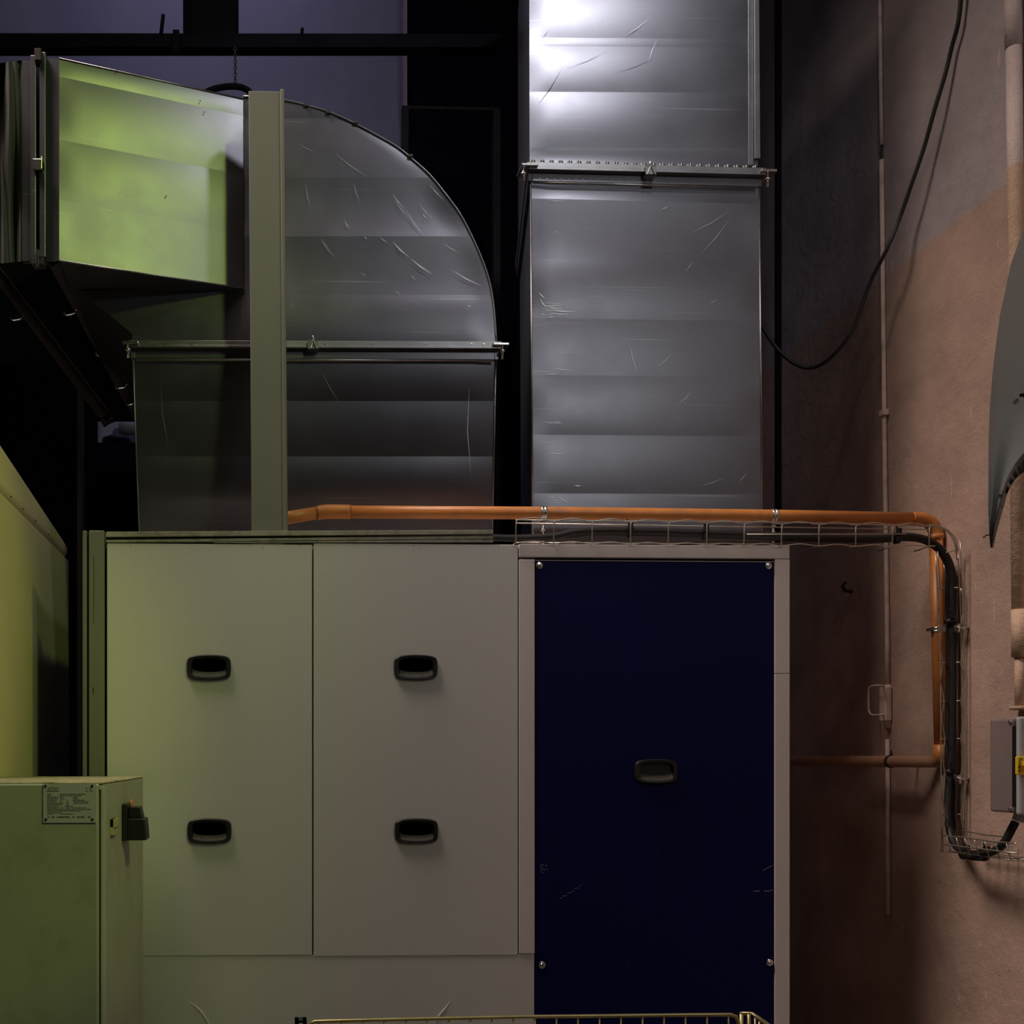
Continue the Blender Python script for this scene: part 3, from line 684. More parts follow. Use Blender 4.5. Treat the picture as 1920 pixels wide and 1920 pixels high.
m.poly([A, D, kb(D), kb(A)]); m.poly([B, kb(B, 0), kb(C_, 0), C_]); m.poly([kb(A), kb(D), kb(C_, 0), kb(B, 0)])
sl = []
for k in range(26):
    x = 1012 + random.uniform(0, 30); y = random.choice((380, 440, 570, 580, 590, 700, 780, 860, 940)) + random.uniform(-14, 14); sl.append((x, y, x + random.uniform(8, 45), y + random.uniform(-2, 4), random.uniform(.0006, .002)))
sl += [(1240, 393, 1254, 386, .003), (1290, 440, 1375, 390, .002), (1310, 480, 1372, 405, .002), (1285, 510, 1300, 488, .002), (1012, 560, 1025, 578, .004), (1015, 570, 1060, 583, .003), (1020, 580, 1085, 584, .003), (1010, 548, 1022, 560, .004), (1330, 570, 1345, 560, .002),
       (1385, 905, 1400, 885, .002), (1310, 912, 1360, 895, .002), (1180, 640, 1195, 700, .0012), (1076, 910, 1090, 911, .004), (1270, 760, 1300, 730, .0015), (1040, 925, 1070, 945, .0015), (1230, 690, 1262, 660, .0012)]
scratches(m, sl, YR - .0045)
m.make('body', [M['galv'], M['bright']], RL)
m = MB()
MB().tube([P(995, 345, YR - .001), P(999, 1014, YR - .001)], .0026, 8).make('corner_seam', M['galv_edge'], RL)
MB().tube([P(1424, 350, YR - .001), P(1429, 1014, YR - .001)], .0026, 8).make('corner_seam', M['galv_edge'], RL)
RU = thing('riser_duct', (P(1207, 310, 3.5).x, 3.5, P(1207, 325, YR).z), 'brightly lit upper length of the vertical duct, above the punched flange', 'duct')
fU = rf(992, 1417, -260, 993, 1421, 312, 8)
yv = lambda y: (y + 260) / 572
m = MB(); band_face(m, fU, [0, yv(-150), yv(-40), yv(70), yv(86), yv(172), yv(277), 1], [.003, .003, .0035, .0004, .0028, .0035, -.002], nu=24, nv=12, fade=.5)
A, B, C_, D = fU(0, 0), fU(1, 0), fU(1, 1), fU(0, 1)
m.poly([A, D, kb(D), kb(A)]); m.poly([B, kb(B, 0), kb(C_, 0), C_]); m.poly([kb(A), kb(D), kb(C_, 0), kb(B, 0)]); m.poly([A, kb(A), kb(B, 0), B])
scratches(m, [(1232, 74, 1216, 115, .003), (1168, 70, 1222, 30, .0015)], YR - .0045)
scratches(m, [(1008, 197, 1054, 128, .003), (1060, 130, 1145, 92, .002), (1150, 138, 1230, 108, .002), (1170, 70, 1210, 42, .002), (1015, 72, 1030, 55, .002)], YR - .0045, 2)
m.make('body', [M['galv'], M['bright'], M['dark2']], RU)
m = MB(); 
def strip(x0, y0, x1, y1, xb0, xb1, d):
    a, b, c, e = P(x0, y0, YR), P(x1, y0, YR), P(xb1, y1, YR), P(xb0, y1, YR); m.hexa([(e.x, YR - d, e.z), (c.x, YR - d, c.z), (c.x, YR, c.z), (e.x, YR, e.z)], [(a.x, YR - d, a.z), (b.x, YR - d, b.z), (b.x, YR, b.z), (a.x, YR, a.z)])
strip(1401, -260, 1411, 310, 1403, 1412, .002); strip(1411, -260, 1419, 300, 1412.5, 1423, .010)
m.make('corner_seam', M['galv_edge'], RU, bevel=.001)
m = MB()
for k in range(25):
    x = 999 + k * 17.35; y = 304.5 + k * .44; c = P(x, y, YR - .006); wv = .0085 * (1 if k < 24 else .8)
    m = MB(); m.grid(lambda u, v: Vector((c.x + (u - .5) * 2 * wv, YR - .004 - .007 * math.sin(math.pi * u) * (1 - v * .2), c.z + .006 - v * .010)), 6, 2)
    m.make('punched_tab', M['zinc'], RU)
flange(RU, YR, 993, 1424, 309, 318.5, 325, 344, 10.5, [(1004, 973, 320), (1418, 1447, 330)], back=YRB, sideskew=SK)
clip(RU, 1220, 320, YR, 20, 18)
m = MB()
for k in range(30):
    x = 1012 + k * 13.5; q = P(x, 335 + k * .36, YR - .005); m.cyl(q, q + Vector((0, -.0015, 0)), .0014, 6)
m.make('flange_dimples', M['zinc'], RU)

# ------------------------------------------------------------------ upright channel on the unit
UC = thing('upright_channel', (P(503, 1004, 3.03).x, 3.035, ZT), 'grey-green painted steel channel standing upright on the unit in front of the elbow', 'post')
a, b, c, d = P(466, 170, 3.012), P(527, 170, 3.012), P(533.5, 1004, 3.012), P(472, 1004, 3.012)
m = MB(); zb = ZT
m.hexa([(d.x, 3.012, zb), (c.x, 3.012, zb), (c.x, 3.06, zb), (d.x, 3.06, zb)], [(a.x, 3.012, a.z), (b.x, 3.012, a.z), (b.x, 3.06, a.z), (a.x, 3.06, a.z)])
m.make('web', M['column'], UC, bevel=.002)
a, b, c, d = P(525, 167, 3.006), P(533, 167, 3.006), P(540, 1004, 3.006), P(531, 1004, 3.006)
m = MB(); m.hexa([(d.x, 3.004, zb), (c.x, 3.004, zb), (c.x, 3.062, zb), (d.x, 3.062, zb)], [(a.x, 3.004, a.z), (b.x, 3.004, a.z), (b.x, 3.062, a.z), (a.x, 3.062, a.z)])
m.make('flange_lip', M['column'], UC, bevel=.003)

# ------------------------------------------------------------------ orange pipe
OP = thing('orange_drain_pipe', (P(1100, 970, 3.1).x, 3.1, P(1100, 984, 3.1).z - .7), 'dusty orange plastic pipe running above the unit, down the wall and back along it', 'pipe')
YP = 3.10; R0 = .0185
line = [P(x, y, YP) for x, y in ((506, 977), (545, 970), (596, 961.5), (628, 959.5), (700, 960), (1018, 962), (1450, 967.5), (1700, 972))]
MB().tube([line[0], line[1], line[2]], R0, 20).make('pipe_length', M['orange'], OP)
MB().tube(catmull([P(594, 962, YP), P(612, 959.5, YP), P(634, 959.5, YP), P(657, 960, YP)], 4), R0 + .002, 20).make('socket', M['orange'], OP)
MB().tube([P(650, 960, YP), P(1018, 962, YP), P(1450, 967.5, YP), P(1712, 972.5, YP)], R0, 20).make('pipe_length', M['orange'], OP)
e0 = P(1708, 972.5, YP)
MB().tube(catmull([P(1708, 972, YP), P(1728, 973, YP), P(1744, 980, YP), P(1753, 993, YP), P(1755, 1006, YP)], 5), R0 + .001, 20).make('elbow', M['orange'], OP)
MB().tube([P(1755, 1002, YP), P(1755.5, 1012, YP)], R0 + .003, 20).make('socket', M['orange'], OP)
MB().tube([P(1755, 1006, YP), P(1765, 1412, YP)], R0, 20).make('pipe_length', M['orange'], OP)
vb = P(1766, 1428, YP)
MB().tube([P(1764.5, 1396, YP), P(1765.5, 1432, YP)], R0 + .003, 20).make('socket', M['orange'], OP)
lp = [vb + Vector((-.002, 0, 0)), Vector((1.92, 3.16, vb.z)), Vector((1.93, 3.6, vb.z)), Vector((1.93, 5.2, vb.z - .004))]
MB().tube(lp, .0178, 20).make('pipe_length', M['orange_dust'], OP)
def clampring(c, ax, r, name='clamp', w_=.008, ear=True):
    m = MB(); ax = Vector(ax).normalized(); m.tube([c - ax * w_, c - ax * w_ * .2], r, 24); m.tube([c + ax * w_ * .2, c + ax * w_], r, 24)
    m.tube([c - ax * w_ * .4, c + ax * w_ * .4], r - .0008, 24); return m
for x, y in ((1018, 962), (1450, 967.5)):
    c = P(x, y, YP); m = clampring(c, (1, 0, 0), R0 + .0022)
    m.tube([c + Vector((0, 0, -R0)), Vector((c.x, c.y, ZT))], .0038, 8)
    for zz in (R0 + .008, R0 + .028): m.tube([c + Vector((0, 0, -zz)), c + Vector((0, 0, -zz - .006))], .008, 6)
    m.tube([Vector((c.x, c.y, ZT)), Vector((c.x, c.y, ZT + .006))], .008, 6)
    m.make('pipe_clamp', M['zinc'], OP)
c = P(1760, 1181, YP); m = clampring(c, (0, 0, 1), R0 + .0022); m.box((c.x - R0 - .014, c.y - .008, c.z - .004), (c.x - R0, c.y + .008, c.z + .004))
m.tube([c + Vector((R0, 0, 0)), Vector((XW, c.y, c.z))], .004, 8); m.make('pipe_clamp', M['zinc'], OP)
c = Vector((1.921, 3.22, vb.z)); m = clampring(c, (0, 1, 0), .0178 + .002, w_=.006); m.tube([c + Vector((0, 0, .018)), c + Vector((0, 0, .034))], .004, 6); m.tube([c, Vector((XW, c.y, c.z))], .004, 6); m.make('pipe_clamp', M['dark2'], OP)

# ------------------------------------------------------------------ wire cable trays
def wirepx(m, pts, r=.0019, sm=4): m.tube(catmull([P(*p) for p in pts], sm) if len(pts) > 2 else [P(*p) for p in pts], r, 6)
RX = [967, 1038, 1110, 1182, 1253, 1325, 1395, 1465, 1535, 1604, 1673, 1742]
YF, YK = 2.985, 3.055
TA = thing('wire_cable_tray', (P(1350, 1018, 3.02).x, 3.02, ZT), 'long horizontal wire mesh tray lying along the top of the unit below the orange pipe', 'cable tray')
def wavy(y0, y1, amp, Y):
    out = []
    for i, x in enumerate(RX):
        t_ = (x - 967) / 775; y = lin(y0, y1, t_); out.append((x, y + amp, Y))
        if i < len(RX) - 1: out.append(((x + RX[i + 1]) / 2, lin(y0, y1, t_ + .045) - amp, Y))
    return out
m = MB(); wirepx(m, wavy(973, 984, 2.6, YF)); 
wirepx(m, [(967, 975, YF), (1465, 979.5, YF), (1742, 987, YF)], .0017)
wirepx(m, wavy(1016.5, 1024, 1.8, YF)); wirepx(m, [(967, 981, YK), (1742, 993, YK)]); wirepx(m, [(1400, 1002, YF), (1700, 1001, YF)], .0016)
kz = lambda Y: 0
wirepx(m, [(967, 1017.5, YK), (1465, 1019, YK)])
m.make('long_wires', M['wire'], TA)
for i, x in enumerate(RX):
    t_ = (x - 967) / 775; yt = lin(974, 986, t_); yb = lin(1017, 1025, t_)
    top_f, bot_f = P(x, yt, YF), P(x, yb, YF); bot_k = Vector((bot_f.x, YK, bot_f.z)); top_k = Vector((bot_f.x, YK, top_f.z))
    MB().tube([top_f + Vector((.006, 0, .001)), top_f + Vector((.001, 0, -.006)), bot_f, bot_k], .0019, 6).make('cross_wire', M['wire'], TA)
# vertical tray on the wall
TV = thing('wire_cable_tray', (XW - .04, 3.03, P(1780, 1600, 3.0).z), 'vertical wire mesh tray running down the plaster wall beside the orange pipe', 'cable tray')
VW = [((1754, 1034), (1761, 1172), (1763.5, 1300), (1765, 1598), 2.985), ((1770, 1052), (1773, 1146), (1776, 1296), (1777, 1560), 3.06), ((1796, 1034), (1800.5, 1130), (1803, 1296), (1803.5, 1562), 3.0), ((1800, 1010), (1806, 1130), (1808.5, 1296), (1809, 1562), 2.975)]
m = MB()
for w_ in VW: wirepx(m, [(x, y, w_[4]) for x, y in w_[:4]])
RY = [1103, 1175, 1243, 1315, 1386, 1457, 1528]
wv = []
for i, y in enumerate([1034] + RY + [1598]):
    t_ = (y - 1034) / 560; wv.append((lin(1758, 1769, min(1, t_ * 1.6)) + (2.4 if 0 < i < 8 else 0), y, 2.985))
    if 0 < i < 8: wv.append((lin(1758, 1769, min(1, t_ * 1.6)) - 1.5, y + 34, 2.985))
wirepx(m, wv)
wv = []
for y in RY: wv += [(1801.5, y, 2.99), (1807.5, y + 35, 2.99)]
wirepx(m, wv)
# swept wires joining the horizontal tray
wirepx(m, [(1742, 984, YF), (1763, 987, YF), (1780, 997, YF), (1792, 1012, YF), (1796, 1034, 2.99)])
wirepx(m, [(1742, 986, YF), (1768, 991, YF), (1783, 1004, YF), (1791, 1022, YF), (1795, 1050, 3.0)])
wirepx(m, [(1742, 1024, YF), (1753, 1024, YF)])
m.make('long_wires', M['wire'], TV)
for y in [1033] + RY:
    t_ = min(1, (y - 1034) / 350 + .0); xa = lin(1757, 1764, max(0, t_)); xb = lin(1797, 1803.5, max(0, t_))
    if y == 1033: pts = [P(1774, 1036, 3.0), P(1785, 1033.5, 3.0), P(1796, 1031.5, 3.0)]
    else: pts = [P(xa, y, 2.985), P(xa + 3, y - .5, 2.985), P(xa + 12, y, 3.06), P(xb - 4, y - 1, 3.0), P(xb, y - 1, 3.0)]
    MB().tube(pts, .0019, 6).make('cross_wire', M['wire'], TV)
for x, y in ((1797, 1178), (1799, 1461)):
    c = P(x, y, 2.985); m = MB(); m.tube([c + Vector((-.008, 0, 0)), c + Vector((.004, 0, 0))], .009, 6); m.tube([c + Vector((0, 0, 0)), Vector((XW, c.y, c.z))], .004, 8); m.box(c + Vector((-.004, -.006, -.012)), c + Vector((.0, .010, .012)))
    m.make('fixing_bolt', M['zinc'], TV)
# lower tray along the wall towards the camera
TB = thing('wire_cable_tray', (1.94, 2.8, PX(1800, 1586, 1.87).z - .04), 'short wire mesh tray on the wall just under the smoky switch box', 'cable tray')
XA = 1.885; m = MB()
def wx(pts, X, r=.0021): m.tube(catmull([PX(x, y, X) for x, y in pts], 3), r, 6)
wx([(1768, 1566), (1786, 1569), (1806, 1570), (1825, 1573), (1843, 1575), (1866, 1579), (1885, 1579.5), (1907, 1582)], XA)
wx([(1769, 1583), (1820, 1589.5), (1907, 1600)], XA)
wx([(1805, 1558), (1825, 1561), (1845, 1565), (1865, 1567), (1885, 1569)], 1.985)
zlow = PX(1850, 1618, 1.95).z
yA_, yB_ = PX(1769, 1583, XA).y, PX(1907, 1600, XA).y
ytk = [PX(x, 1575, XA).y for x in (1775, 1793, 1809, 1827, 1846, 1866, 1887)]
zt1 = PX(1850, 1577, XA).z; zlo = PX(1846, 1607, XA).z
m.tube([(1.90, yA_, zlo), (1.90, yB_, zlo)], .0019, 6); m.tube([(1.98, yA_, zlo), (1.98, yB_ - .03, zlo)], .0019, 6); m.tube([(1.94, yA_, zlo), (1.94, yB_, zlo)], .0019, 6)
m.make('long_wires', M['wire'], TB)
for yy_ in ytk: MB().tube([(XA, yy_, zt1), (XA + .012, yy_, zlo), (1.98, yy_, zlo), (1.99, yy_, zt1 - .002)], .0019, 6).make('cross_wire', M['wire'], TB)

# ------------------------------------------------------------------ black cables
HC = [(905, 1009, 3.03), (925, 1008, 3.03), (966, 1009, 3.03), (1037, 1006, 3.02), (1075, 998, 3.02), (1119, 995, 3.02), (1181, 995, 3.02), (1256, 997, 3.02), (1322, 1000, 3.02), (1369, 1001, 3.02), (1478, 1005, 3.02), (1556, 1008, 3.02), (1640, 1009, 3.02), (1668, 1008, 3.02), (1697, 1005, 3.02), (1728, 1009, 3.02), (1753, 1020, 3.02), (1775, 1045, 3.02), (1786, 1080, 3.02), (1786, 1118, 3.02),
      (1786, 1185, 3.02), (1786, 1321, 3.02), (1784, 1422, 3.02), (1779, 1473, 3.02), (1777, 1524, 3.01), (1781, 1558, 2.99), (1789, 1581, 2.96), (1806, 1597, 2.90), (1828, 1601, 2.83), (1850, 1600, 2.76), (1870, 1593, 2.72), (1884, 1578, 2.69), (1904, 1541, 2.67)]
MB().tube(catmull([P(*p) for p in HC], 5), .0100, 12).make('power_cable', M['rubber'], label='thick black cable in the wire trays from unit top down to the switch box', cat='cable')
HC2 = [(1060, 1006, 3.035), (1119, 1000, 3.04), (1256, 1002, 3.04), (1369, 1006, 3.04), (1478, 1010, 3.04), (1640, 1013, 3.04), (1700, 1010, 3.04), (1735, 1016, 3.04), (1762, 1035, 3.04), (1779, 1070, 3.04), (1777, 1118, 3.04), (1779, 1185, 3.04), (1778, 1321, 3.04), (1777, 1422, 3.035), (1786, 1473, 3.03), (1786, 1524, 3.03), (1789, 1556, 3.0), (1798, 1588, 2.93), (1815, 1606, 2.86), (1846, 1610, 2.77)]
MB().tube(catmull([P(*p) for p in HC2], 5), .0075, 10).make('thin_cable', M['rubber'], label='thinner black cable lying behind the thick one in the trays', cat='cable')
for k, (x, y, Y, ax) in enumerate(((1181, 997, 3.02, 0), (1322, 1002, 3.02, 0), (1681, 1009, 3.02, 0), (1782, 1165, 3.02, 1), (1782, 1447, 3.02, 1), (1807, 1600, 2.89, 0), (1844, 1603, 2.78, 0))):
    c = P(x, y, Y); m = MB(); A_ = Vector((1, 0, .1)) if ax == 0 else Vector((0, 0, 1)); A_.normalize()
    m.tube([c - A_ * .006, c + A_ * .006], .0165, 14); q = c + Vector((-.004, -.018, .014)); m.box(q - Vector((.006, .006, .008)), q + Vector((.006, .006, .010))); m.tube([q, q + Vector((-.012, -.006, .018))], .0022, 6)
    lab = ('black cable tie at the hump of the cable over the blue panel', 'black cable tie with a long tail, second along the unit top', 'black cable tie near the right end of the horizontal tray', 'black cable tie on the upper half of the vertical tray', 'black cable tie on the vertical tray level with the lower pipe', 'black cable tie at the bottom bend of the cables', 'black cable tie in the lower tray under the switch box')[k]
    m.make('cable_tie', M['rubber'], label=lab, cat='cable tie', group='cable ties on the black cables')
# drooping cable on the right wall
def XO(i): return 0
DC = [(1850, -420, .012), (1826, -180, .015), (1806, -40, .02), (1797, 40, .02), (1784, 90, .02), (1772, 140, .025), (1753, 203, .035), (1733, 275, .04), (1712, 337, .05), (1687, 409, .06), (1670, 451, .08), (1656, 481, .09), (1631, 531, .10), (1606, 602, .12), (1587, 637, .14), (1556, 672, .17), (1525, 689, .20), (1494, 684, .24), (1462, 659, .28), (1437, 625, .32), (1415, 580, .36)]
MB().tube(catmull([PX(x, y, XW - o_) for x, y, o_ in DC], 5), .0062, 8).make('drooping_cable', M['rubber'], label='loose black cable drooping down the right wall towards the vertical duct', cat='cable')
# dark pipes behind the riser, right
MB().cyl(Vector((P(1459, 0, 3.9).x, 3.9, ZC)), Vector((P(1459, 0, 3.9).x, 3.9, .0)), .012, 12).make('riser_pipe', M['dark'], label='thin dark vertical pipe just right of the vertical duct', cat='pipe')

# ------------------------------------------------------------------ wall conduit, handle, hook
CN = thing('wall_conduit', (XW - .01, 3.5, PX(1665, 1715, 1.99).z), 'thin wall-coloured conduit running the full height of the right wall, broken near the top', 'conduit')
def cx(pts, r, X=XW - .008, up=False):
    q = [PX(x, y, X) for x, y in pts]
    if up: q = [Vector((q[0].x, q[0].y, ZC))] + q
    return MB().tube(q, r, 10)
cx([(1650, -60), (1651, 140), (1653, 272)], .0062, up=True).make('conduit_length', M['conduit'], CN)
cx([(1653, 300), (1655, 500), (1658, 775), (1661, 1000), (1664, 1200), (1664, 1290)], .0072).make('conduit_length', M['conduit'], CN)
cx([(1653, 270), (1652, 290), (1653, 304)], .003).make('bare_cable', M['rubber'], CN)
cx([(1664, 1284), (1664.5, 1340), (1664, 1365)], .0105).make('sleeve', M['conduit'], CN)
cx([(1664, 1386), (1665, 1550), (1665.5, 1715)], .0068).make('conduit_length', M['conduit'], CN)
q = PX(1658.5, 774, XW - .01); MB().box(q - Vector((.012, .012, .010)), q + Vector((.009, .012, .010))).make('saddle', M['conduit'], CN, bevel=.002)
q = PX(1661, 1320, XW - .012); MB().box(q - Vector((.012, .018, .055)), q + Vector((.009, .018, .055))).make('back_plate', M['conduit'], CN, bevel=.003)
hp = [(1660, 1286), (1648, 1285), (1636, 1285.5), (1630, 1289), (1628.5, 1296), (1628.5, 1330), (1631, 1338), (1637, 1341), (1648, 1340), (1660, 1340)]
MB().tube([PX(x, y, XW - .055) if 0 < i < len(hp) - 1 else PX(x, y, XW - .01) for i, (x, y) in enumerate(hp)], .0030, 8).make('wall_hoop', M['conduit'], label='small rectangular wire hoop beside the thin conduit on the wall', cat='bracket')
q = PX(1600, 1102, XW)
MB().tube([q + Vector((0, .01, -.012)), q + Vector((-.03, .0, -.010)), q + Vector((-.04, -.004, .004)), q + Vector((-.03, -.006, .018))], .006, 8).make('broken_bracket', M['dark2'], label='small broken dark bracket on the shaded part of the right wall', cat='bracket')

# ------------------------------------------------------------------ right drain pipe, cowl, switch box
DP = thing('wall_downpipe', (1.965, 2.76, PX(1911, 1330, 1.965).z), 'thick painted downpipe at the right edge with a paint line, ending above the switch box', 'pipe')
YD = 2.76
MB().tube([Vector((P(1898.5, -80, YD).x, YD, ZC)), P(1898.5, -80, YD), P(1901, 90, YD)], .0195, 20).make('pipe_length', M['drain'], DP)
MB().tube([P(1898.3, -20, YD), P(1900.8, 88, YD)], .0205, 20).make('pipe_sleeve', M['drain'], DP)
MB().tube([P(1901, 88, YD), P(1903.5, 311, YD), P(1908, 700, YD), P(1913, 1232, YD)], .0188, 20).make('pipe_length', M['drain'], DP)
MB().tube([P(1912, 1143, YD), P(1912.8, 1232, YD)], .0198, 20).make('pipe_sleeve', M['drain'], DP)
MB().tube([P(1911, 1230, YD), P(1911.5, 1330, YD)], .0110, 16).make('pipe_end', M['drain'], DP)
MB().tube([P(1911.5, 1324, YD), P(1911.5, 1331, YD)], .0230, 20).make('collar', M['drain'], DP)
# grey cowl
YQ = 2.3
CW = thing('fan_cowl', (P(1900, 1028, YQ).x, YQ, P(1857, 1030, YQ).z), 'grey curved sheet-metal cowl with a pointed lower end, cut by the right edge', 'cowl')
outl = [(2120, 190), (2030, 262), (1960, 350), (1920, 428), (1905, 468), (1894, 500), (1885, 545), (1875, 590), (1868, 640), (1861, 700), (1856, 760), (1853.5, 830), (1853, 950), (1854.5, 1000), (1857, 1027)]
inn = [(2120, 800), (2030, 800), (1975, 815), (1920, 849), (1912, 858), (1903, 870), (1894, 885), (1887, 900), (1880.5, 920), (1876, 940), (1872, 957), (1868.5, 974), (1865.5, 990), (1863, 1008), (1861, 1027)]
m = MB(); k = len(outl)
def cw(i, s_, d):  # s_ 0..1 outer->inner, curved in depth
    a, b = outl[i], inn[i]; x, y = lin(a[0], b[0], s_), lin(a[1], b[1], s_)
    return P(x, y, YQ + d + .10 * (1 - s_) ** 2 * 0 + .02 * math.sin(math.pi * s_))
ns = 8
for d in (0, .010):
    base = len(m.v)
    for i in range(k):
        for j in range(ns + 1): m.v.append(cw(i, j / ns, d))
    for i in range(k - 1):
        for j in range(ns):
            a = base + i * (ns + 1) + j; m.face((a, a + 1, a + ns + 2, a + ns + 1), 0, True)
for (j) in (0, ns):
    for i in range(k - 1):
        m.poly([cw(i, j / ns, 0), cw(i + 1, j / ns, 0), cw(i + 1, j / ns, .010), cw(i, j / ns, .010)])
m.poly([cw(k - 1, 0, 0), cw(k - 1, 1, 0), cw(k - 1, 1, .01), cw(k - 1, 0, .01)])
m.make('face_sheet', M['grey'], CW)
m = MB()
lipd = [(0, 40), (0, 40), (2, 38), (6, 32), (7, 28), (9, 20), (10, 14), (9, 10), (8, 6), (8, 4), (7.5, 2), (7, -1), (6, -2), (4, -3), (1.5, 0)]
lp_ = [(P(*inn[i], YQ - .001), P(inn[i][0] + lipd[i][0], inn[i][1] + lipd[i][1], YQ - .02)) for i in range(k)]
for i in range(k - 1):
    (a, a2), (b, b2) = lp_[i], lp_[i + 1]
    n_ = len(m.v); o_ = Vector((0, .004, 0)); m.v += [a, b, b2, a2, a + o_, b + o_, b2 + o_, a2 + o_]; m.face((n_, n_ + 1, n_ + 2, n_ + 3), 0, True); m.face((n_ + 7, n_ + 6, n_ + 5, n_ + 4), 0, True); m.face((n_ + 3, n_ + 2, n_ + 6, n_ + 7), 0)
m.make('inner_lip', M['dark2'], CW)  # dark colour stands in for shade on the underside of the edge
m = MB(); m.tube([P(1874, 929, YQ), P(1886, 926, YQ + .02)], .0022, 6); m.tube([P(1856, 1002, YQ), P(1848, 1004, YQ), P(1844, 1008, YQ)], .0016, 6); m.make('burrs', M['dark2'], CW)
m = MB(); m.tube([P(1950, 748, YQ + .012), P(1950, 748, YQ - .002)], .035, 20); m.tube([P(1915, 741, YQ - .004), P(1915, 741, YQ + .005)], .004, 8); m.make('hub', M['dark'], CW)
hb_ = P(1950, 748, YQ + .012); MB().tube([hb_, hb_ + Vector((0, .12, 0)), Vector((XW, hb_.y + .12, hb_.z))], .012, 12).make('wall_arm', M['dark'], CW)
# switch box
XF = 1.86
SB = thing('switch_box', (1.93, 2.66, PX(1880, 1524, XF).z), 'grey wall switch box with smoky clear cover and yellow rotary switch, right edge', 'switch box')
yf = PX(1855, 1435, XF).y; yn = PX(1905, 1435, XF).y
ztp = PX(1880, 1346, XF).z; zbt = PX(1880, 1525, XF).z
m = MB(); m.box((XF + .03, yn - .0, zbt), (XW - .005, yf, ztp)); m.make('body', M['lightgrey'], SB, bevel=.008)
m = MB(); m.box((XF, yn + .012, zbt + .002), (XF + .029, yf, ztp - .002)); m.make('clear_cover', M['smoky'], SB, bevel=.006, label='smoky transparent cover')
ym = PX(1894, 1435, XF).y; 
m = MB(); m.box((XF - .002, yn + .002, PX(1890, 1512, XF).z), (XF + .03, yn + .011, PX(1890, 1362, XF).z)); m.make('hinge_strip', M['black'], SB)
m = MB(); m.box((XF - .001, yn - .012, zbt - .002), (XW - .005, yn + .002, ztp + .001)); m.make('front_lid', M['lightgrey'], SB, bevel=.006)
a, b = P(1903, 1418, yn - .013), P(1965, 1453, yn - .013)
m = MB(); m.box((a.x, yn - .022, b.z), (b.x, yn - .012, a.z)); sw = m.make('rotary_switch_plate', M['yellow'], SB, bevel=.003, label='yellow switch plate marked 0')
YS = yn - .0226; m = MB(); m.tube([P(1914.5, 1422.5, YS), P(1912, 1428, YS), P(1910.5, 1434, YS), P(1911, 1439, YS)], .0007, 6)
for tip, w1, w2 in (((1911, 1441.5), (1908.8, 1437.5), (1913, 1437)), ((1915.8, 1420), (1912, 1423), (1916.2, 1424.5))): m.poly([P(*tip, YS), P(*w1, YS), P(*w2, YS)]); m.poly([P(*tip, YS), P(*w2, YS), P(*w1, YS)])
c0 = P(1911, 1445, YS); m.tube([c0 + Vector((math.cos(q) * .0022, 0, math.sin(q) * .0026)) for q in [2 * math.pi * i / 14 for i in range(14)]], .0006, 6, True)
m.make('switch_marking', M['ink'], sw)
m = MB(); m.tube([P(1934, 1432, yn - .022), P(1934, 1432, yn - .032)], .012, 20); a = P(1934, 1432, yn - .04); m.box(a - Vector((.018, .004, .005)), a + Vector((.018, .009, .005))); m.make('rotary_knob', M['yellow'], sw, bevel=.001)
m = MB()
for (yc0, zc0) in ((yf - .02, PX(1866, 1396, XF).z),):
    m.box((XF + .006, yf - .045, PX(1866, 1418, XF).z), (XF + .0065, yf - .015, PX(1866, 1386, XF).z), 0)
m.make('inner_label', M['alu'], SB)
m = MB(); m.box((XF + .005, yf - .024, PX(1862, 1406, XF).z), (XF + .0058, yf - .014, PX(1862, 1393, XF).z)); m.make('yellow_sticker', M['yellow'], SB)
m = MB()
for z_ in (ztp - .012, zbt + .012):
    MB().tube([(XF - .003, yn + .02, z_), (XF + .003, yn + .02, z_)], .005, 8).make('cover_screw', M['zinc'], SB)
m = MB(); g0 = P(1905, 1526, 2.67); m.tube([Vector((g0.x + .02, 2.67, zbt)), Vector((g0.x + .012, 2.67, zbt - .022))], .020, 16); m.make('cable_gland', M['lightgrey'], SB)

# ------------------------------------------------------------------ control cabinet, near left
YQ2 = 2.2
CC = thing('control_cabinet', (-.5, 2.55, 0), 'grey-green control cabinet with a nameplate in the bottom left corner', 'cabinet')
XS = P(191, 1500, YQ2).x; zt = P(100, 1467, YQ2).z; XB = -.694
MB().box((XB, YQ2 + .016, 0.02), (XS, 2.93, zt - .004)).make('body', M['cabinet'], CC, bevel=.003)
MB().box((XB, YQ2 + .003, zt - .0038), (XS + .001, 2.93, zt)).make('dusty_lid', M['cab_top'], CC, bevel=.0015)
xd = P(183.5, 1500, YQ2 - .02).x
MB().box((XB, YQ2 - .02, 0.04), (xd, YQ2 + .0, zt - .003)).make('door', M['cabinet'], CC, bevel=.003)
MB().box((XB + .01, YQ2 + .0, 0.04), (xd - .012, YQ2 + .016, zt - .012)).make('door_seal', M['gap'], CC)
# bright rim between gap and side
x2 = P(199, 1500, YQ2 + .0).x
MB().box((XS - .004, YQ2 + .008, .02), (XS + .002, YQ2 + .045, zt - .01)).make('door_rim', mat('rim_paint', (0.42, 0.43, 0.42), .5), CC, bevel=.001)
q = P(187, 1476, YQ2); MB().box((q.x - .004, YQ2 - .012, q.z - .005), (q.x + .003, YQ2 + .01, q.z + .004)).make('hinge', M['cabinet'], CC)
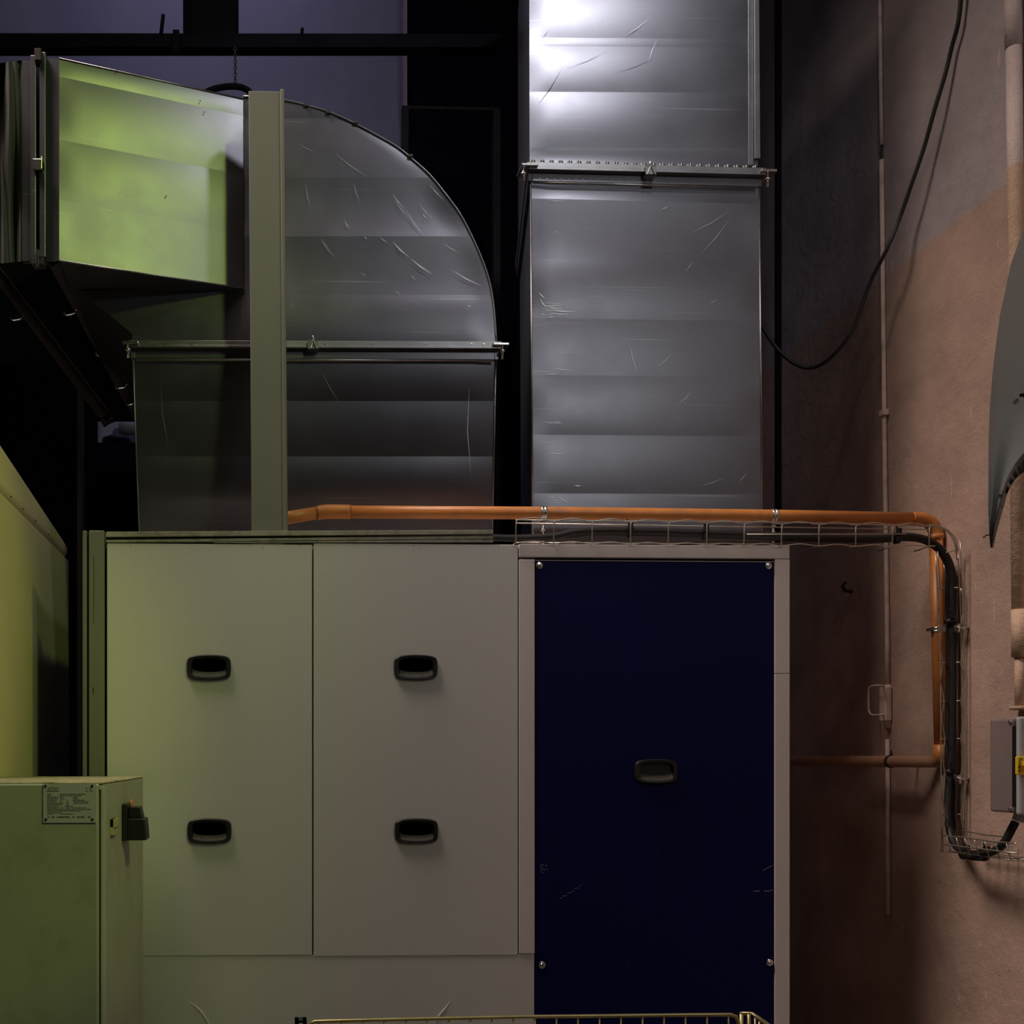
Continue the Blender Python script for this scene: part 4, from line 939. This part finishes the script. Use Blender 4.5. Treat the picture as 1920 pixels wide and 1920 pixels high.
# nameplate
YNp = YQ2 - .0215
a, b = P(81, 1469.5, YNp), P(180, 1542.5, YNp)
NP = MB().box((a.x, YNp - .001, b.z), (b.x, YNp + .0012, a.z)).make('nameplate', M['alu'], CC, label='aluminium rating plate')
for x, y in ((86, 1473.5), (173.5, 1473), (87, 1536), (174, 1536)):
    c = P(x, y, YNp); MB().tube([c, c + Vector((0, -.003, 0))], .0026, 12).make('rivet', M['zinc'], NP)
m = MB(); YI = YNp - .0014
def tx(x0, x1, y, h=1.1, mi=0):
    x = x0
    while x < x1:
        w_ = min(random.uniform(2.0, 6.5), x1 - x); a_, b_ = P(x, y - h / 2, YI), P(x + w_, y + h / 2, YI)
        m.box((a_.x, YI, b_.z), (b_.x, YI + .0003, a_.z), mi); x += w_ + .9
rows = [(1489, [(88.5, 95.5), (112, 161)]), (1491.8, [(88.5, 97), (112, 152)]), (1494.6, [(88.5, 110), (113, 118), (137, 146)]), (1497.4, [(88.5, 109), (113, 122), (137, 147)]), (1500.2, [(88.5, 106), (113, 115), (125, 127), (137, 158)]), (1503.0, [(88.5, 106), (113, 116), (125, 127), (137, 166)]),
        (1505.9, [(88.5, 118), (124, 129), (138, 165)]), (1508.8, [(88.5, 117), (124, 129)]), (1511.7, [(88.5, 110), (122, 137)]), (1514.7, [(88.5, 110), (113, 119), (123, 131), (135, 162)]), (1517.6, [(88.5, 171)]), (1520.5, [(88.5, 151)]), (1523.4, [(88.5, 116)]), (1526.3, [(88.5, 101), (113, 139)])]
for y, sg in rows:
    for s0, s1 in sg: tx(s0, s1, y, 1.0)
for s0, s1 in ((89, 93), (97, 103), (107, 131), (136, 140), (144, 159), (165, 171)): tx(s0, s1, 1532, 1.9)
a_, b_ = P(88, 1482.5, YI), P(111, 1483.6, YI); m.box((a_.x, YI, b_.z), (b_.x, YI + .0003, a_.z))
for i in range(7):
    x = 90 + i * 2.9; y = 1476 + random.uniform(-.5, .5); a_, b_ = P(x, y, YI), P(x + 1.1, y + 4.4, YI); m.box((a_.x, YI, b_.z), (b_.x, YI + .0003, a_.z), 1)
    a_, b_ = P(x, y + random.choice((0, 2, 3.6)), YI), P(x + 2.3, y + 4.4, YI); m.box((a_.x, YI, a_.z - .0006), (b_.x, YI + .0003, a_.z), 1)
def arcpx(cxp, cyp, r, a0, a1, n=9): return [P(cxp + r * math.cos(q), cyp - r * math.sin(q), YI) for q in [math.radians(lin(a0, a1, i / n)) for i in range(n + 1)]]
m.tube(arcpx(164, 1480.3, 3.4, 55, 305), .00035, 5, mi=1); m.tube(arcpx(172, 1480.3, 3.4, 55, 305), .00035, 5, mi=1); m.tube([P(168.7, 1480.3, YI), P(172, 1480.3, YI)], .00035, 5, mi=1)
m.make('printed_text', [M['ink'], M['ink_red']], NP)
# latch and isolator on the side
c0 = PX(206, 1536, XS); c1 = PX(215, 1562, XS)
MB().box((XS, c0.y, c1.z), (XS + .008, c1.y, c0.z)).box((XS, c0.y, c0.z - .018), (XS + .012, c1.y - .02, c0.z)).make('side_latch', M['white_pl'], CC, bevel=.001)
s0 = PX(228, 1508, XS); s1 = PX(238, 1578, XS)
z0, z1 = s0.z, P(240, 1577, s0.y).z
ya = s0.y
m = MB(); m.box((XS, ya, z1), (XS + .012, ya + .11, z0))
m.make('isolator_base', M['black'], CC, bevel=.002)
zz = lambda y: P(250, y, ya + .03).z
m = MB(); m.hexa([(XS + .010, ya + .012, zz(1575)), (XS + .056, ya + .014, zz(1575)), (XS + .056, ya + .085, zz(1575)), (XS + .010, ya + .085, zz(1575))], [(XS + .010, ya + .012, zz(1534)), (XS + .052, ya + .014, zz(1534)), (XS + .052, ya + .085, zz(1534)), (XS + .010, ya + .085, zz(1534))])
m.hexa([(XS + .012, ya + .02, zz(1534)), (XS + .046, ya + .022, zz(1534)), (XS + .046, ya + .07, zz(1534)), (XS + .012, ya + .07, zz(1534))], [(XS + .016, ya + .02, zz(1512)), (XS + .040, ya + .022, zz(1512)), (XS + .040, ya + .07, zz(1512)), (XS + .016, ya + .07, zz(1512))])
m.make('isolator_knob', M['black'], CC, bevel=.003)
c = P(246, 1507, ya + .03); MB().tube([c + Vector((0, 0, -.016)), c + Vector((.001, 0, .010))], .0030, 8).make('orange_lever', M['orange_pl'], CC)

# ------------------------------------------------------------------ wire trolley at the bottom edge
YT = 2.0
WT = thing('wire_trolley', (P(980, 1915, YT).x, 1.8, 0), 'wire basket trolley with yellowish light in its colour, whose rim just shows along the bottom edge', 'trolley')
rimp = [P(574, 1935, YT), P(578, 1922, YT), P(590, 1915.5, YT), P(700, 1912.5, YT), P(980, 1906.5, YT), P(1300, 1903, YT), P(1370, 1902.5, YT), P(1380, 1906, YT), P(1384, 1916, YT), P(1385, 1935, YT)]
zl = .35
pts = [Vector((rimp[0].x, YT, zl))] + rimp + [Vector((rimp[-1].x, YT, zl))]
MB().tube(pts, .0036, 8).make('rim', M['basket'], WT)
bx0, bx1 = rimp[0].x, rimp[-1].x
for k in range(20):
    x = 600 + k * 40.3
    if x > 1375: break
    t_ = (x - 590) / 790; y = lin(1915, 1903.5, t_); q = P(x, y, YT)
    MB().tube([q, Vector((q.x, YT, zl))], .0020, 6).make('upright_wire', M['basket'], WT)
m = MB(); m.tube([P(1388, 1900.5, YT), P(1411, 1900.5, YT), P(1440, 1921, YT - .12), P(1470, 1942, YT - .25)], .0034, 8)
for x in (1390, 1404): m.tube([P(x, 1901, YT), Vector((P(x, 1901, YT).x, YT, zl))], .0040, 8)
for x, y, Y_ in ((1416, 1904, YT - .02), (1424, 1909, YT - .05), (1432, 1915, YT - .08)): m.tube([P(x, y, Y_), Vector((P(x, y, Y_).x, Y_, zl))], .0022, 6)
m.make('side_frame', M['basket'], WT)
a, b = P(553, 1912, YT), P(575, 1935, YT)
m = MB(); m.box((a.x, YT - .006, a.z - .005), (b.x, YT + .02, a.z)).box((a.x, YT - .006, b.z), (a.x + .007, YT + .02, a.z)).box((b.x - .007, YT - .006, b.z), (b.x, YT + .02, a.z)); m.make('corner_bracket', M['black'], WT)
m = MB(); m.tube([P(563, 1930, YT), Vector((P(563, 1930, YT).x, YT, .12))], .008, 8); m.tube([Vector((P(1397, 1930, YT).x, YT, zl)), Vector((P(1397, 1930, YT).x, YT, .12))], .008, 8)
m.tube([Vector((bx0 - .01, 1.45, .5)), Vector((bx0 - .01, 1.45, .12))], .008, 8); m.tube([Vector((bx1 + .02, 1.45, .5)), Vector((bx1 + .02, 1.45, .12))], .008, 8)
m.box((bx0 - .02, 1.43, .33), (bx1 + .03, YT + .01, .35)); m.make('base_frame', M['basket'], WT)
for x in (bx0, bx1):
    for y in (1.47, YT): MB().cyl(Vector((x - .015, y, .06)), Vector((x + .015, y, .06)), .06, 20).make('wheel', M['rubber'], WT)
